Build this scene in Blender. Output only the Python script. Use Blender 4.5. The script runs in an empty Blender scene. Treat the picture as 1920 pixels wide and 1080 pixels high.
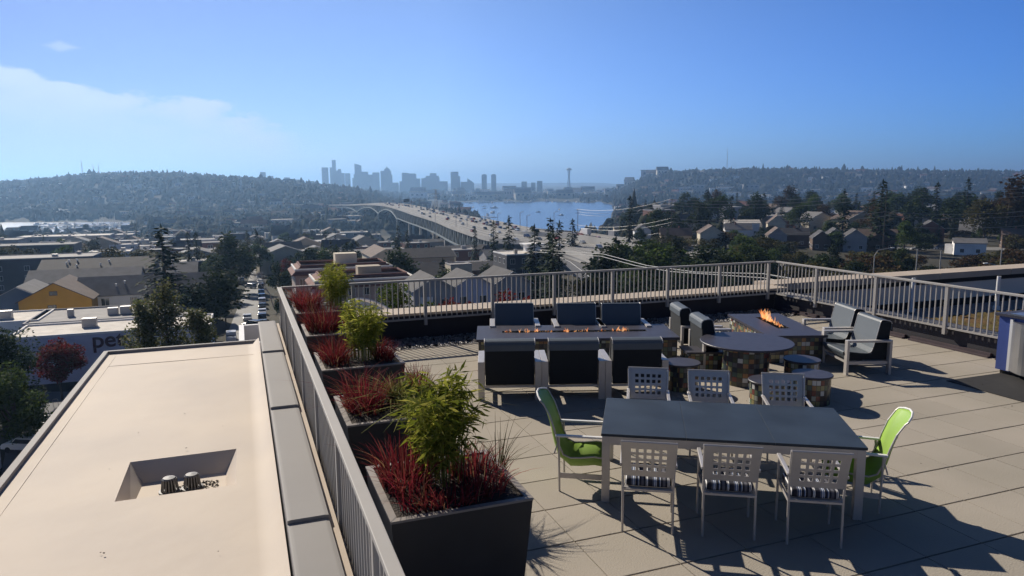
import bpy, math, random
import numpy as np
from mathutils import Vector, Matrix
R_ = math.radians
scene = bpy.context.scene
col = scene.collection

# ------------------------------------------------------------------ camera
F, YAW, PIT, ROLL = 1339.656, 0.361624474, 0.142579209, -0.00565740623
H = 3.5
_cy, _sy = math.cos(YAW), math.sin(YAW); _cp, _sp = math.cos(PIT), math.sin(PIT)
_f = np.array([_sy*_cp, _cy*_cp, -_sp]); _r0 = np.array([_cy, -_sy, 0.]); _u0 = np.cross(_r0, _f)
_r = math.cos(ROLL)*_r0 + math.sin(ROLL)*_u0; _u = -math.sin(ROLL)*_r0 + math.cos(ROLL)*_u0
CAM = np.array([0., 0., H])
FH = np.array([_sy, _cy]); RH = np.array([_cy, -_sy])
cd = bpy.data.cameras.new('camera'); cam = bpy.data.objects.new('camera', cd); col.objects.link(cam)
cd.sensor_width = 36; cd.lens = F*36/1920; cd.clip_start = .1; cd.clip_end = 60000
cam.matrix_world = Matrix(((_r[0], _u[0], -_f[0], 0), (_r[1], _u[1], -_f[1], 0), (_r[2], _u[2], -_f[2], H), (0, 0, 0, 1)))
scene.camera = cam

# ------------------------------------------------------------------ sky, sun, exposure
SUN_EL, SUN_AZ = 31.5, 18.0          # azimuth: degrees left of +Y
w = bpy.data.worlds.new('World'); scene.world = w; w.use_nodes = True
nt = w.node_tree; N = nt.nodes; L = nt.links
bg = N['Background']; bg.inputs[1].default_value = .068
sky = N.new('ShaderNodeTexSky'); sky.sky_type = 'NISHITA'; sky.sun_disc = False
sky.sun_elevation = R_(SUN_EL); sky.sun_rotation = R_(-SUN_AZ); sky.altitude = 60
sky.air_density = 1.0; sky.dust_density = .3; sky.ozone_density = 2.0
# thin clouds low in the left of the sky, by direction
tc = N.new('ShaderNodeTexCoord'); mp = N.new('ShaderNodeMapping'); mp.inputs['Scale'].default_value = (4, 4, 13)
ns = N.new('ShaderNodeTexNoise'); ns.inputs['Scale'].default_value = 1.0; ns.inputs['Detail'].default_value = 9; ns.inputs['Roughness'].default_value = .55
L.new(tc.outputs['Generated'], mp.inputs[0]); L.new(mp.outputs[0], ns.inputs[0])
def wm(op, a, b=None, clamp=False):
    n = N.new('ShaderNodeMath'); n.operation = op; n.use_clamp = clamp
    for i, x in enumerate((a, b)):
        if x is None: continue
        if isinstance(x, (int, float)): n.inputs[i].default_value = x
        else: L.new(x, n.inputs[i])
    return n.outputs[0]
sep = N.new('ShaderNodeSeparateXYZ'); L.new(tc.outputs['Generated'], sep.inputs[0])
az = wm('ARCTAN2', sep.outputs[0], sep.outputs[1])           # 0 on +Y, positive to +X
def mr(v, a, b, c=0., d=1., smooth=True):
    n = N.new('ShaderNodeMapRange'); n.interpolation_type = 'SMOOTHSTEP' if smooth else 'LINEAR'
    L.new(v, n.inputs[0])
    for i, x in enumerate((a, b, c, d)): n.inputs[i+1].default_value = x
    return n.outputs[0]
# bank edge falls from left to right; its top is lumpy
mp2 = N.new('ShaderNodeMapping'); mp2.inputs['Scale'].default_value = (13, 13, 26); mp2.inputs['Location'].default_value = (3.1, .7, 0)
n2 = N.new('ShaderNodeTexNoise'); n2.inputs['Scale'].default_value = 1.0; n2.inputs['Detail'].default_value = 10; n2.inputs['Roughness'].default_value = .6
L.new(tc.outputs['Generated'], mp2.inputs[0]); L.new(mp2.outputs[0], n2.inputs[0])
toph = wm('ADD', mr(az, -.28, .12, .136, .078, False), wm('ADD', wm('MULTIPLY', wm('SUBTRACT', ns.outputs[0], .5), .06), wm('MULTIPLY', wm('SUBTRACT', n2.outputs[0], .5), .075)))
el = wm('ARCSINE', sep.outputs[2])
bank = wm('MULTIPLY', mr(wm('SUBTRACT', toph, el), -.002, .010), mr(wm('SUBTRACT', toph, el), .010, .10, 1., .32))
bank = wm('MULTIPLY', wm('MULTIPLY', bank, mr(n2.outputs[0], .25, .60, .45, 1.)), mr(az, .03, .10, 1., 0.))
wx_ = wm('SUBTRACT', 1., wm('ADD', wm('ABSOLUTE', wm('MULTIPLY', wm('ADD', az, .185), 30.)), wm('ABSOLUTE', wm('MULTIPLY', wm('SUBTRACT', el, .160), 90.))), True)   # one small puff
wisp = mr(wm('ADD', wx_, wm('MULTIPLY', wm('SUBTRACT', n2.outputs[0], .5), 1.4)), .28, .85)
low = wm('MULTIPLY', mr(ns.outputs[0], .50, .62), wm('MULTIPLY', mr(el, .012, .025), mr(el, .03, .05, 1., 0.)))
low = wm('MULTIPLY', low, mr(az, .70, .85))
dens = wm('ADD', wm('MULTIPLY', bank, 1.), wm('ADD', wm('MULTIPLY', wisp, .5), wm('MULTIPLY', low, .35)), True)
mixc = N.new('ShaderNodeMix'); mixc.data_type = 'RGBA'
hsv = N.new('ShaderNodeHueSaturation'); hsv.inputs['Saturation'].default_value = 1.0; hsv.inputs['Value'].default_value = 1.0
tint = N.new('ShaderNodeMix'); tint.data_type = 'RGBA'; tint.blend_type = 'MULTIPLY'; tint.inputs[0].default_value = 1
tcol = N.new('ShaderNodeMix'); tcol.data_type = 'RGBA'; L.new(mr(wm('ARCSINE', sep.outputs[2]), 0., .45), tcol.inputs[0])
tcol.inputs[6].default_value = (.72, .97, 1.66, 1); tcol.inputs[7].default_value = (.83, .89, 1.13, 1)      # clear northern autumn air: bluer than the model's dusty horizon
zen = N.new('ShaderNodeMix'); zen.data_type = 'RGBA'; L.new(mr(wm('ARCSINE', sep.outputs[2]), .38, .95), zen.inputs[0])
zen.inputs[6].default_value = (1, 1, 1, 1); zen.inputs[7].default_value = (.16, .20, .28, 1)     # zenith above the view darkened to cut sky fill in the shadows
zm = N.new('ShaderNodeMix'); zm.data_type = 'RGBA'; zm.blend_type = 'MULTIPLY'; zm.inputs[0].default_value = 1
L.new(sky.outputs[0], zm.inputs[6]); L.new(zen.outputs[2], zm.inputs[7]); L.new(zm.outputs[2], tint.inputs[6]); L.new(tcol.outputs[2], tint.inputs[7])
aw = N.new('ShaderNodeValToRGB'); L.new(wm('MULTIPLY', wm('ABSOLUTE', wm('ADD', az, .31)), .3, True), aw.inputs[0])   # blue deepens away from the sun; behind the camera dimmed to cut fill
aw.color_ramp.elements[0].color = (.50, .505, .60, 1); aw.color_ramp.elements[1].color = (.28, .38, .46, 1)
for p_, c_ in ((.1725, (1, 1, 1, 1)), (.375, (.40, .74, 1.06, 1)), (.60, (.32, .46, .58, 1))):
    ae = aw.color_ramp.elements.new(p_); ae.color = c_
am = N.new('ShaderNodeMix'); am.data_type = 'RGBA'; am.blend_type = 'MULTIPLY'; am.inputs[0].default_value = 1
L.new(tint.outputs[2], am.inputs[6]); L.new(aw.outputs[0], am.inputs[7]); L.new(am.outputs[2], hsv.inputs['Color'])
L.new(dens, mixc.inputs[0]); L.new(hsv.outputs[0], mixc.inputs[6]); mixc.inputs[7].default_value = (7.4, 8.7, 10.2, 1)
L.new(mixc.outputs[2], bg.inputs[0])

sl = bpy.data.lights.new('sun', 'SUN'); so = bpy.data.objects.new('sun', sl); col.objects.link(so)
sl.energy = 5.0; sl.angle = R_(.5); sl.color = (1., .91, .78)
sdir = Vector((-math.sin(R_(SUN_AZ))*math.cos(R_(SUN_EL)), math.cos(R_(SUN_AZ))*math.cos(R_(SUN_EL)), math.sin(R_(SUN_EL))))
so.rotation_euler = sdir.to_track_quat('Z', 'Y').to_euler()
scene.view_settings.view_transform = 'Standard'; scene.view_settings.look = 'None'
scene.view_settings.exposure = .28; scene.view_settings.gamma = 1; scene.view_settings.use_curve_mapping = False
cy_ = scene.cycles
cy_.use_denoising = True; cy_.max_bounces = 5; cy_.diffuse_bounces = 2; cy_.glossy_bounces = 2; cy_.transmission_bounces = 3
cy_.transparent_max_bounces = 8; cy_.volume_bounces = 0; cy_.caustics_reflective = False; cy_.caustics_refractive = False

# ------------------------------------------------------------------ helpers
def ray(x, y): return _f + _r*((x-960)/F) - _u*((y-540)/F)
def P(x, y, z=0.):
    d = ray(x, y); return CAM + d*((z-H)/d[2])
def PY(x, y, Y):
    d = ray(x, y); return CAM + d*(Y/d[1])
def PX(x, y, X):
    d = ray(x, y); return CAM + d*(X/d[0])
def D(px, d):                      # ground-plan point seen in column px at horizontal depth d
    a = (px-960)/F*d*_cp
    return FH*d + RH*a
def polar(x, y):
    d = x*FH[0]+y*FH[1]; a = x*RH[0]+y*RH[1]
    return (960 + F*a/(max(d, 1e-3)*_cp), d)
def sst(x, a, b):
    t = min(1., max(0., (x-a)/(b-a))); return t*t*(3-2*t)
def lerp_tab(tab, x):
    if x <= tab[0][0]: return tab[0][1]
    for (a, u), (b, v) in zip(tab, tab[1:]):
        if x <= b: return u + (v-u)*(x-a)/(b-a)
    return tab[-1][1]

def nmat(name): 
    m = bpy.data.materials.new(name); m.use_nodes = True
    return m, m.node_tree.nodes, m.node_tree.links, m.node_tree.nodes['Principled BSDF']
def mat(name, c, rough=.6, metal=0., var=.12, scale=3., bump=0., bscale=None, spec=.5, c2=None, island=0., rnd=0.):
    """procedural surface: base colour varied by noise (or towards c2), optional bump, per-piece and per-object variation"""
    m, n, l, b = nmat(name)
    b.inputs['Roughness'].default_value = rough; b.inputs['Metallic'].default_value = metal
    b.inputs['Specular IOR Level'].default_value = spec
    t = n.new('ShaderNodeTexCoord'); no = n.new('ShaderNodeTexNoise'); no.inputs['Scale'].default_value = scale; no.inputs['Detail'].default_value = 6
    l.new(t.outputs['Object'], no.inputs[0])
    rp = n.new('ShaderNodeValToRGB'); rp.color_ramp.elements[0].position = .3; rp.color_ramp.elements[1].position = .7
    lo = tuple(x*(1-var) for x in c); hi = c2 if c2 else tuple(min(1, x*(1+var)) for x in c)
    rp.color_ramp.elements[0].color = (*lo, 1); rp.color_ramp.elements[1].color = (*hi, 1)
    l.new(no.outputs[0], rp.inputs[0]); out = rp.outputs[0]
    for amt, kind in ((island, 'i'), (rnd, 'o')):
        if amt:
            g = n.new('ShaderNodeNewGeometry' if kind == 'i' else 'ShaderNodeObjectInfo')
            mrn = n.new('ShaderNodeMapRange'); mrn.inputs[3].default_value = 1-amt; mrn.inputs[4].default_value = 1+amt
            l.new(g.outputs['Random Per Island' if kind == 'i' else 'Random'], mrn.inputs[0])
            mx = n.new('ShaderNodeVectorMath'); mx.operation = 'SCALE'
            l.new(out, mx.inputs[0]); l.new(mrn.outputs[0], mx.inputs['Scale']); out = mx.outputs[0]
    l.new(out, b.inputs['Base Color'])
    if bump:
        n2 = n.new('ShaderNodeTexNoise'); n2.inputs['Scale'].default_value = bscale or scale*6; n2.inputs['Detail'].default_value = 5
        l.new(t.outputs['Object'], n2.inputs[0])
        bp = n.new('ShaderNodeBump'); bp.inputs['Strength'].default_value = bump; bp.inputs['Distance'].default_value = .05
        l.new(n2.outputs[0], bp.inputs['Height']); l.new(bp.outputs[0], b.inputs['Normal'])
    return m
def foliage(name, cols, trans=.25, rough=.8):
    m, n, l, b = nmat(name)
    g = n.new('ShaderNodeNewGeometry'); oi = n.new('ShaderNodeObjectInfo')
    rp = n.new('ShaderNodeValToRGB'); e = rp.color_ramp.elements
    while len(e) < len(cols): e.new(.5)
    for i, c in enumerate(cols):
        e[i].position = i/(len(cols)-1); e[i].color = (*c, 1)
    l.new(g.outputs['Random Per Island'], rp.inputs[0])
    mrn = n.new('ShaderNodeMapRange'); mrn.inputs[3].default_value = .7; mrn.inputs[4].default_value = 1.3
    l.new(oi.outputs['Random'], mrn.inputs[0])
    mx = n.new('ShaderNodeVectorMath'); mx.operation = 'SCALE'; l.new(rp.outputs[0], mx.inputs[0]); l.new(mrn.outputs[0], mx.inputs['Scale'])
    l.new(mx.outputs[0], b.inputs['Base Color']); b.inputs['Roughness'].default_value = rough; b.inputs['Specular IOR Level'].default_value = .1
    if trans:
        tr = n.new('ShaderNodeBsdfTranslucent'); l.new(mx.outputs[0], tr.inputs[0])
        ms = n.new('ShaderNodeMixShader'); ms.inputs[0].default_value = trans
        l.new(b.outputs[0], ms.inputs[1]); l.new(tr.outputs[0], ms.inputs[2]); l.new(ms.outputs[0], n['Material Output'].inputs[0])
    return m

class MB:
    def __init__(s): s.v = []; s.f = []; s.m = []
    def add(s, vs, fs, m=0):
        o = len(s.v); s.v += [tuple(map(float, x)) for x in vs]
        for q in fs: s.f.append(tuple(i+o for i in q)); s.m.append(m)
        return s
    def box(s, c, d, rz=0., m=0, top=(1, 1)):
        x, y, z = d[0]/2, d[1]/2, d[2]/2; tx, ty = x*top[0], y*top[1]
        vs = [(-x, -y, -z), (x, -y, -z), (x, y, -z), (-x, y, -z), (-tx, -ty, z), (tx, -ty, z), (tx, ty, z), (-tx, ty, z)]
        k, q = math.cos(rz), math.sin(rz)
        vs = [(c[0]+a*k-b*q, c[1]+a*q+b*k, c[2]+e) for a, b, e in vs]
        return s.add(vs, [(0, 3, 2, 1), (4, 5, 6, 7), (0, 1, 5, 4), (1, 2, 6, 5), (2, 3, 7, 6), (3, 0, 4, 7)], m)
    def bb(s, x0, x1, y0, y1, z0, z1, m=0): return s.box(((x0+x1)/2, (y0+y1)/2, (z0+z1)/2), (x1-x0, y1-y0, z1-z0), 0, m)
    def bar(s, p, q, wd, ht, m=0, up=(0, 0, 1)):
        p, q = Vector(p), Vector(q); t = (q-p).normalized(); up = Vector(up)
        if abs(t.dot(up)) > .98: up = Vector((0, 1, 0))
        a = t.cross(up).normalized()*wd/2; b = a.cross(t).normalized()*ht/2
        vs = [p-a-b, p+a-b, p+a+b, p-a+b, q-a-b, q+a-b, q+a+b, q-a+b]
        return s.add(vs, [(0, 1, 2, 3), (4, 7, 6, 5), (0, 4, 5, 1), (1, 5, 6, 2), (2, 6, 7, 3), (3, 7, 4, 0)], m)
    def tube(s, pts, r, n=8, m=0, cap=True):
        pts = [Vector(p) for p in pts]; rs = r if isinstance(r, (list, tuple)) else [r]*len(pts); o = []; ref = None
        for i, p in enumerate(pts):
            t = (pts[min(i+1, len(pts)-1)]-pts[max(i-1, 0)]).normalized()
            if ref is None: ref = Vector((0, 0, 1)) if abs(t.z) < .9 else Vector((1, 0, 0))
            a = (ref - t*ref.dot(t)).normalized(); b = t.cross(a); ref = a
            o += [p+(a*math.cos(2*math.pi*k/n)+b*math.sin(2*math.pi*k/n))*rs[i] for k in range(n)]
        fs = [(i*n+k, i*n+(k+1) % n, (i+1)*n+(k+1) % n, (i+1)*n+k) for i in range(len(pts)-1) for k in range(n)]
        if cap: fs += [tuple(reversed(range(n))), tuple(range((len(pts)-1)*n, len(pts)*n))]
        return s.add(o, fs, m)
    def lathe(s, prof, n=32, c=(0, 0, 0), m=0, cap=True):
        o = [(c[0]+r*math.cos(2*math.pi*k/n), c[1]+r*math.sin(2*math.pi*k/n), c[2]+z) for r, z in prof for k in range(n)]
        fs = [(i*n+k, i*n+(k+1) % n, (i+1)*n+(k+1) % n, (i+1)*n+k) for i in range(len(prof)-1) for k in range(n)]
        if cap: fs += [tuple(reversed(range(n))), tuple(range((len(prof)-1)*n, len(prof)*n))]
        return s.add(o, fs, m)
    def extr(s, prof, x0, x1, m=0):            # outline in (y,z) pushed along x
        n = len(prof); vs = [(x0, a, b) for a, b in prof]+[(x1, a, b) for a, b in prof]
        fs = [tuple(range(n)), tuple(reversed(range(n, 2*n)))]+[(i, i+n, (i+1) % n+n, (i+1) % n) for i in range(n)]
        return s.add(vs, fs, m)
    def prism(s, out, z0, z1, m=0):
        n = len(out); vs = [(a, b, z0) for a, b in out]+[(a, b, z1) for a, b in out]
        return s.add(vs, [tuple(reversed(range(n))), tuple(range(n, 2*n))]+[(i, (i+1) % n, (i+1) % n+n, i+n) for i in range(n)], m)
    def build(s, name, mats, parent=None, smooth=False, bevel=0., fix=True):
        me = bpy.data.meshes.new(name); me.from_pydata(s.v, [], s.f)
        mats = mats if isinstance(mats, (list, tuple)) else [mats]
        for a in mats: me.materials.append(a)
        if len(mats) > 1: me.polygons.foreach_set('material_index', s.m)
        if fix:
            import bmesh
            bm = bmesh.new(); bm.from_mesh(me); bmesh.ops.recalc_face_normals(bm, faces=bm.faces); bm.to_mesh(me); bm.free()
        if smooth: me.polygons.foreach_set('use_smooth', [True]*len(me.polygons))
        me.update()
        o = bpy.data.objects.new(name, me); col.objects.link(o)
        if parent: o.parent = parent
        if bevel:
            b = o.modifiers.new('bevel', 'BEVEL'); b.width = bevel; b.segments = 2; b.limit_method = 'ANGLE'
        return o
def npmesh(name, V, Q, mats, parent=None, mi=None, smooth=False):
    V = np.asarray(V, np.float32); Q = np.asarray(Q, np.int32); k = Q.shape[1]
    me = bpy.data.meshes.new(name); me.vertices.add(len(V)); me.vertices.foreach_set('co', V.ravel())
    me.loops.add(Q.size); me.loops.foreach_set('vertex_index', Q.ravel())
    me.polygons.add(len(Q)); me.polygons.foreach_set('loop_start', np.arange(0, Q.size, k, dtype=np.int32))
    for a in (mats if isinstance(mats, (list, tuple)) else [mats]): me.materials.append(a)
    if mi is not None: me.polygons.foreach_set('material_index', np.asarray(mi, np.int32))
    if smooth: me.polygons.foreach_set('use_smooth', [True]*len(Q))
    me.update(calc_edges=True); me.validate()
    o = bpy.data.objects.new(name, me); col.objects.link(o)
    if parent: o.parent = parent
    return o
def tag(o, label, cat, group=None, kind=None):
    if label: o['label'] = label
    if cat: o['category'] = cat
    if group: o['group'] = group
    if kind: o['kind'] = kind
    return o
def thing(name, label, cat, loc=(0, 0, 0), rz=0., group=None, sc=1.):
    o = bpy.data.objects.new(name, None); col.objects.link(o); o.empty_display_size = .2
    o.location = loc; o.rotation_euler = (0, 0, rz); o.scale = (sc,)*3 if isinstance(sc, (int, float)) else sc
    return tag(o, label, cat, group)
def struct(o, kind='structure'): o['kind'] = kind; return o
def dup(root, loc, rz=0., label=None, group=None, sc=None):
    r = root.copy(); col.objects.link(r); r.location = loc; r.rotation_euler = (0, 0, rz)
    if sc is not None: r.scale = (sc,)*3 if isinstance(sc, (int, float)) else sc
    if label: r['label'] = label
    if group: r['group'] = group
    for ch in list(root.children):
        c = ch.copy(); col.objects.link(c); c.parent = r
        for g in ch.children:
            e = g.copy(); col.objects.link(e); e.parent = c
    return r
class Protos:
    """first placement moves the built thing itself, later ones copy it"""
    def __init__(s, root): s.root = root; s.used = False
    def put(s, loc, rz=0., label=None, group=None, sc=1., name=None):
        if not s.used:
            s.used = True; o = s.root; o.location = loc; o.rotation_euler = (0, 0, rz); o.scale = (sc,)*3 if isinstance(sc, (int, float)) else sc
            if label: o['label'] = label
            if group: o['group'] = group
            return o
        return dup(s.root, loc, rz, label, group, sc)

# ------------------------------------------------------------------ materials
M = {}
def tile_mat():
    m = mat('paver', (.36, .325, .265), .85, 0, .10, .45, .2, 60, .2, (.42, .372, .31), .05); return m
M['paver'] = tile_mat()
M['dark_gap'] = mat('joint', (.02, .02, .02), .95)
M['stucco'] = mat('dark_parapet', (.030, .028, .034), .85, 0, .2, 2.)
M['coping_tan'] = mat('coping_tan', (.46, .38, .30), .8, 0, .08, 1.5)
M['coping_gray'] = mat('coping_gray', (.285, .27, .255), .7, 0, .05, .8, 0, None, .2)
M['membrane'] = mat('membrane', (.60, .525, .45), .7, 0, .06, .42, .16, 2.2, .12, (.68, .585, .475))
M['membrane_new'] = mat('membrane_patch', (.70, .61, .50), .5, 0, .03, 1., .2, 5)
M['rail'] = mat('rail_paint', (.40, .375, .34), .62, .0, .05, 2., 0, None, .25)
M['alu'] = mat('brushed_aluminium', (.50, .47, .44), .42, .35, .05, 6.)
M['alu_dark'] = mat('satin_metal', (.42, .40, .38), .5, .25, .05, 6.)
M['sling'] = mat('sling_fabric', (.080, .098, .114), .55, 0, .06, 5., .05, 300, .55)
M['sling_dark'] = mat('dark_panel', (.007, .010, .013), .8, 0, .1, 5.)
M['stone'] = mat('stone_top', (.050, .048, .062), .45, 0, .16, 9., 0, None, .35)
M['table'] = mat('table_top', (.030, .041, .053), .5, 0, .25, 2.2, 0, None, .32)
M['planter'] = mat('planter_shell', (.030, .028, .028), .6, 0, .12, 3.)
M['planter_rim'] = mat('planter_rim', (.23, .20, .175), .6, 0, .1, 4.)
M['soil'] = mat('soil', (.03, .022, .016), .95, 0, .5, 9., .6, 40)
M['green_sling'] = mat('green_sling', (.25, .41, .06), .5, 0, .05, 3.)
M['steel'] = mat('stainless', (.42, .43, .45), .3, .9, .05, 3.)
M['blue'] = mat('blue_panel', (.045, .075, .25), .45, 0, .06, 2.)
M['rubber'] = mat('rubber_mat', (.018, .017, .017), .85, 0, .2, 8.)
M['black'] = mat('black_iron', (.02, .02, .02), .6, .2, .2, 8.)
M['white'] = mat('white_paint', (.74, .73, .70), .5, 0, .04, 2.)
M['asphalt'] = mat('asphalt', (.085, .085, .09), .85, 0, .2, .15)
M['concrete'] = mat('concrete', (.36, .345, .32), .85, 0, .14, .05)
M['glass'] = mat('window_glass', (.03, .04, .05), .12, 0, .2, 1., 0, None, .8)
M['bark'] = mat('bark', (.06, .048, .038), .9, 0, .3, 3.)
M['pebble'] = mat('pebble', (.36, .345, .345), .75, 0, .2, 8., 0, None, .4, None, .5)
M['sedum'] = mat('sedum', (.13, .12, .035), .95, 0, .35, 1.6, .8, 14, .2, (.15, .085, .04))
M['stucco_gray'] = mat('gray_stucco', (.74, .65, .56), .85, 0, .06, .8)
def mosaic(name, drum=False, size=.085):
    m, n, l, b = nmat(name); t = n.new('ShaderNodeTexCoord'); s = n.new('ShaderNodeSeparateXYZ'); l.new(t.outputs['Object'], s.inputs[0])
    def mt(op, a, bb=None):
        q = n.new('ShaderNodeMath'); q.operation = op
        for i, x in enumerate((a, bb)):
            if x is None: continue
            if isinstance(x, (int, float)): q.inputs[i].default_value = x
            else: l.new(x, q.inputs[i])
        return q.outputs[0]
    if drum: u = mt('MULTIPLY', mt('ARCTAN2', s.outputs[1], s.outputs[0]), .36)
    else:
        sn = n.new('ShaderNodeSeparateXYZ'); l.new(t.outputs['Normal'], sn.inputs[0])
        k = mt('GREATER_THAN', mt('ABSOLUTE', sn.outputs[0]), .5)
        u = mt('ADD', mt('MULTIPLY', k, mt('ADD', s.outputs[1], 7.3)), mt('MULTIPLY', mt('SUBTRACT', 1, k), s.outputs[0]))
    a = mt('DIVIDE', u, size); c = mt('DIVIDE', s.outputs[2], size)
    cb = n.new('ShaderNodeCombineXYZ'); l.new(mt('FLOOR', a), cb.inputs[0]); l.new(mt('FLOOR', c), cb.inputs[1])
    wn = n.new('ShaderNodeTexWhiteNoise'); wn.noise_dimensions = '2D'; l.new(cb.outputs[0], wn.inputs['Vector'])
    rp = n.new('ShaderNodeValToRGB'); rp.color_ramp.interpolation = 'CONSTANT'; e = rp.color_ramp.elements
    cs = [(0.029, 0.0362, 0.0435), (0.0725, 0.0798, 0.0508), (0.0435, 0.058, 0.0653), (0.348, 0.362, 0.29), (0.087, 0.0653, 0.0508), (0.232, 0.203, 0.087), (0.319, 0.16, 0.0725), (0.0725, 0.116, 0.109), (0.131, 0.131, 0.123), (0.348, 0.304, 0.145), (0.551, 0.551, 0.507), (0.058, 0.0435, 0.0508), (0.131, 0.174, 0.102), (0.189, 0.0653, 0.0508), (0.0435, 0.0435, 0.0508), (0.102, 0.087, 0.0725)]
    while len(e) < len(cs): e.new(.5)
    for i, q in enumerate(cs): e[i].position = i/len(cs); e[i].color = (*q, 1)
    l.new(wn.outputs['Value'], rp.inputs[0])
    g = mt('MAXIMUM', mt('GREATER_THAN', mt('ABSOLUTE', mt('SUBTRACT', mt('FRACT', a), .5)), .45), mt('GREATER_THAN', mt('ABSOLUTE', mt('SUBTRACT', mt('FRACT', c), .5)), .45))
    mx = n.new('ShaderNodeMix'); mx.data_type = 'RGBA'; l.new(g, mx.inputs[0]); l.new(rp.outputs[0], mx.inputs[6]); mx.inputs[7].default_value = (.05, .05, .05, 1)
    l.new(mx.outputs[2], b.inputs['Base Color']); b.inputs['Roughness'].default_value = .25
    return m
M['mosaic'] = mosaic('mosaic_panel'); M['mosaic_drum'] = mosaic('mosaic_round', True)
def stripes():
    m, n, l, b = nmat('striped_cushion'); t = n.new('ShaderNodeTexCoord'); s = n.new('ShaderNodeSeparateXYZ'); l.new(t.outputs['Object'], s.inputs[0])
    q = n.new('ShaderNodeMath'); q.operation = 'MULTIPLY_ADD'; q.inputs[1].default_value = 1/.21; q.inputs[2].default_value = 10.2; l.new(s.outputs[0], q.inputs[0])
    fr = n.new('ShaderNodeMath'); fr.operation = 'FRACT'; l.new(q.outputs[0], fr.inputs[0])
    rp = n.new('ShaderNodeValToRGB'); rp.color_ramp.interpolation = 'CONSTANT'; e = rp.color_ramp.elements
    navy, white, blue, mid = (.008, .01, .022), (.75, .74, .72), (.06, .11, .22), (.10, .10, .12)
    cs = [(0, navy), (.10, white), (.125, navy), (.15, white), (.19, navy), (.40, mid), (.46, blue), (.50, white), (.53, blue), (.58, white), (.60, navy), (.72, blue), (.76, white), (.78, navy), (.88, mid)]
    while len(e) < len(cs): e.new(.5)
    for i, (p, c) in enumerate(cs): e[i].position = p; e[i].color = (*c, 1)
    l.new(fr.outputs[0], rp.inputs[0]); l.new(rp.outputs[0], b.inputs['Base Color']); b.inputs['Roughness'].default_value = .8
    return m
M['stripes'] = stripes()
def flame_mat():
    m, n, l, b = nmat('flame'); t = n.new('ShaderNodeNewGeometry')
    em = n.new('ShaderNodeEmission'); rp = n.new('ShaderNodeValToRGB'); e = rp.color_ramp.elements
    e[0].color = (1, .22, .03, 1); e[1].color = (1, .55, .25, 1); e[1].position = .8
    l.new(t.outputs['Random Per Island'], rp.inputs[0]); l.new(rp.outputs[0], em.inputs[0]); em.inputs[1].default_value = 1.3
    tr = n.new('ShaderNodeBsdfTransparent'); ms = n.new('ShaderNodeMixShader'); ms.inputs[0].default_value = .4
    l.new(tr.outputs[0], ms.inputs[1]); l.new(em.outputs[0], ms.inputs[2]); l.new(ms.outputs[0], n['Material Output'].inputs[0])
    return m
M['flame'] = flame_mat()
M['lf_red'] = foliage('red_grass', [(.06, .008, .012), (.13, .012, .022), (.22, .022, .035), (.11, .028, .018), (.27, .055, .05), (.16, .016, .028), (.30, .20, .10)], .35)
M['lf_bamboo'] = foliage('bamboo_leaf', [(.09, .12, .014), (.20, .23, .026), (.34, .35, .05), (.44, .40, .09)], .5)
M['lf_strap'] = foliage('strap_leaf', [(.10, .13, .03), (.28, .27, .07), (.16, .19, .04), (.42, .38, .16)], .3)
M['lf_conifer'] = foliage('conifer_needles', [(.012, .022, .012), (.022, .036, .017), (.036, .052, .022)], .2)
M['lf_green'] = foliage('broad_leaf', [(.030, .055, .014), (.055, .085, .020), (.085, .115, .026)], .4)
M['lf_dark'] = foliage('dark_leaf', [(.016, .028, .012), (.030, .047, .018), (.048, .065, .022)], .3)
M['lf_olive'] = foliage('olive_leaf', [(.045, .045, .016), (.075, .070, .022), (.10, .085, .03)], .25)
M['lf_rust'] = foliage('rust_leaf', [(.045, .028, .014), (.075, .042, .018), (.075, .058, .022)], .3)
M['lf_maple'] = foliage('red_leaf', [(.10, .012, .018), (.19, .02, .028), (.14, .035, .02), (.05, .03, .015)], .3)
M['lf_poplar'] = foliage('poplar_leaf', [(.065, .085, .034), (.12, .14, .055), (.18, .18, .08), (.22, .20, .11)], .5)

# ------------------------------------------------------------------ terrain
WATER = H-75
RIDGE_L = [(-500, 345), (-100, 344), (0, 341), (60, 338), (120, 333), (180, 327), (250, 326), (330, 327), (400, 332), (470, 336), (540, 341), (600, 349), (680, 357), (800, 362)]
RIDGE_R = [(1000, 358), (1120, 354), (1180, 349), (1215, 338), (1250, 331), (1300, 327), (1400, 325), (1500, 326), (1600, 328), (1700, 330), (1800, 331), (1920, 333), (2100, 336), (2500, 340)]
def rel(px, d):
    yl = (348-lerp_tab(RIDGE_L, px))*2700/F; yr = (348-lerp_tab(RIDGE_R, px))*3500/F
    left = lerp_tab([(0, -29.5), (140, -29.5), (400, -41), (800, -60), (1180, -72), (1250, -78), (1560, -78), (1640, -70), (1900, -52), (2250, yl-26), (2700, yl), (3200, yl-6), (5500, min(yl, 0)-25), (20000, -40)], d)
    cen = lerp_tab([(0, -29.5), (160, -30.5), (400, -43), (800, -64), (1000, -72), (1120, -80), (3300, -80), (3420, -71), (5500, -55), (7000, -40), (10500, -2), (12000, 40), (14000, 20), (20000, -40)], d)
    right = lerp_tab([(0, -29.5), (150, -30), (600, -27), (900, -40), (1500, -62), (2200, -62), (2700, -40), (3100, yr-22), (3500, yr), (4300, yr-3), (7000, -10), (20000, -40)], d)
    left += (max(left, -67)-left)*sst(px, 215, 300)
    a = sst(px, 640, 800); b = sst(px, 1110, 1215)
    return (left*(1-a)+cen*a)*(1-b)+right*b
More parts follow.
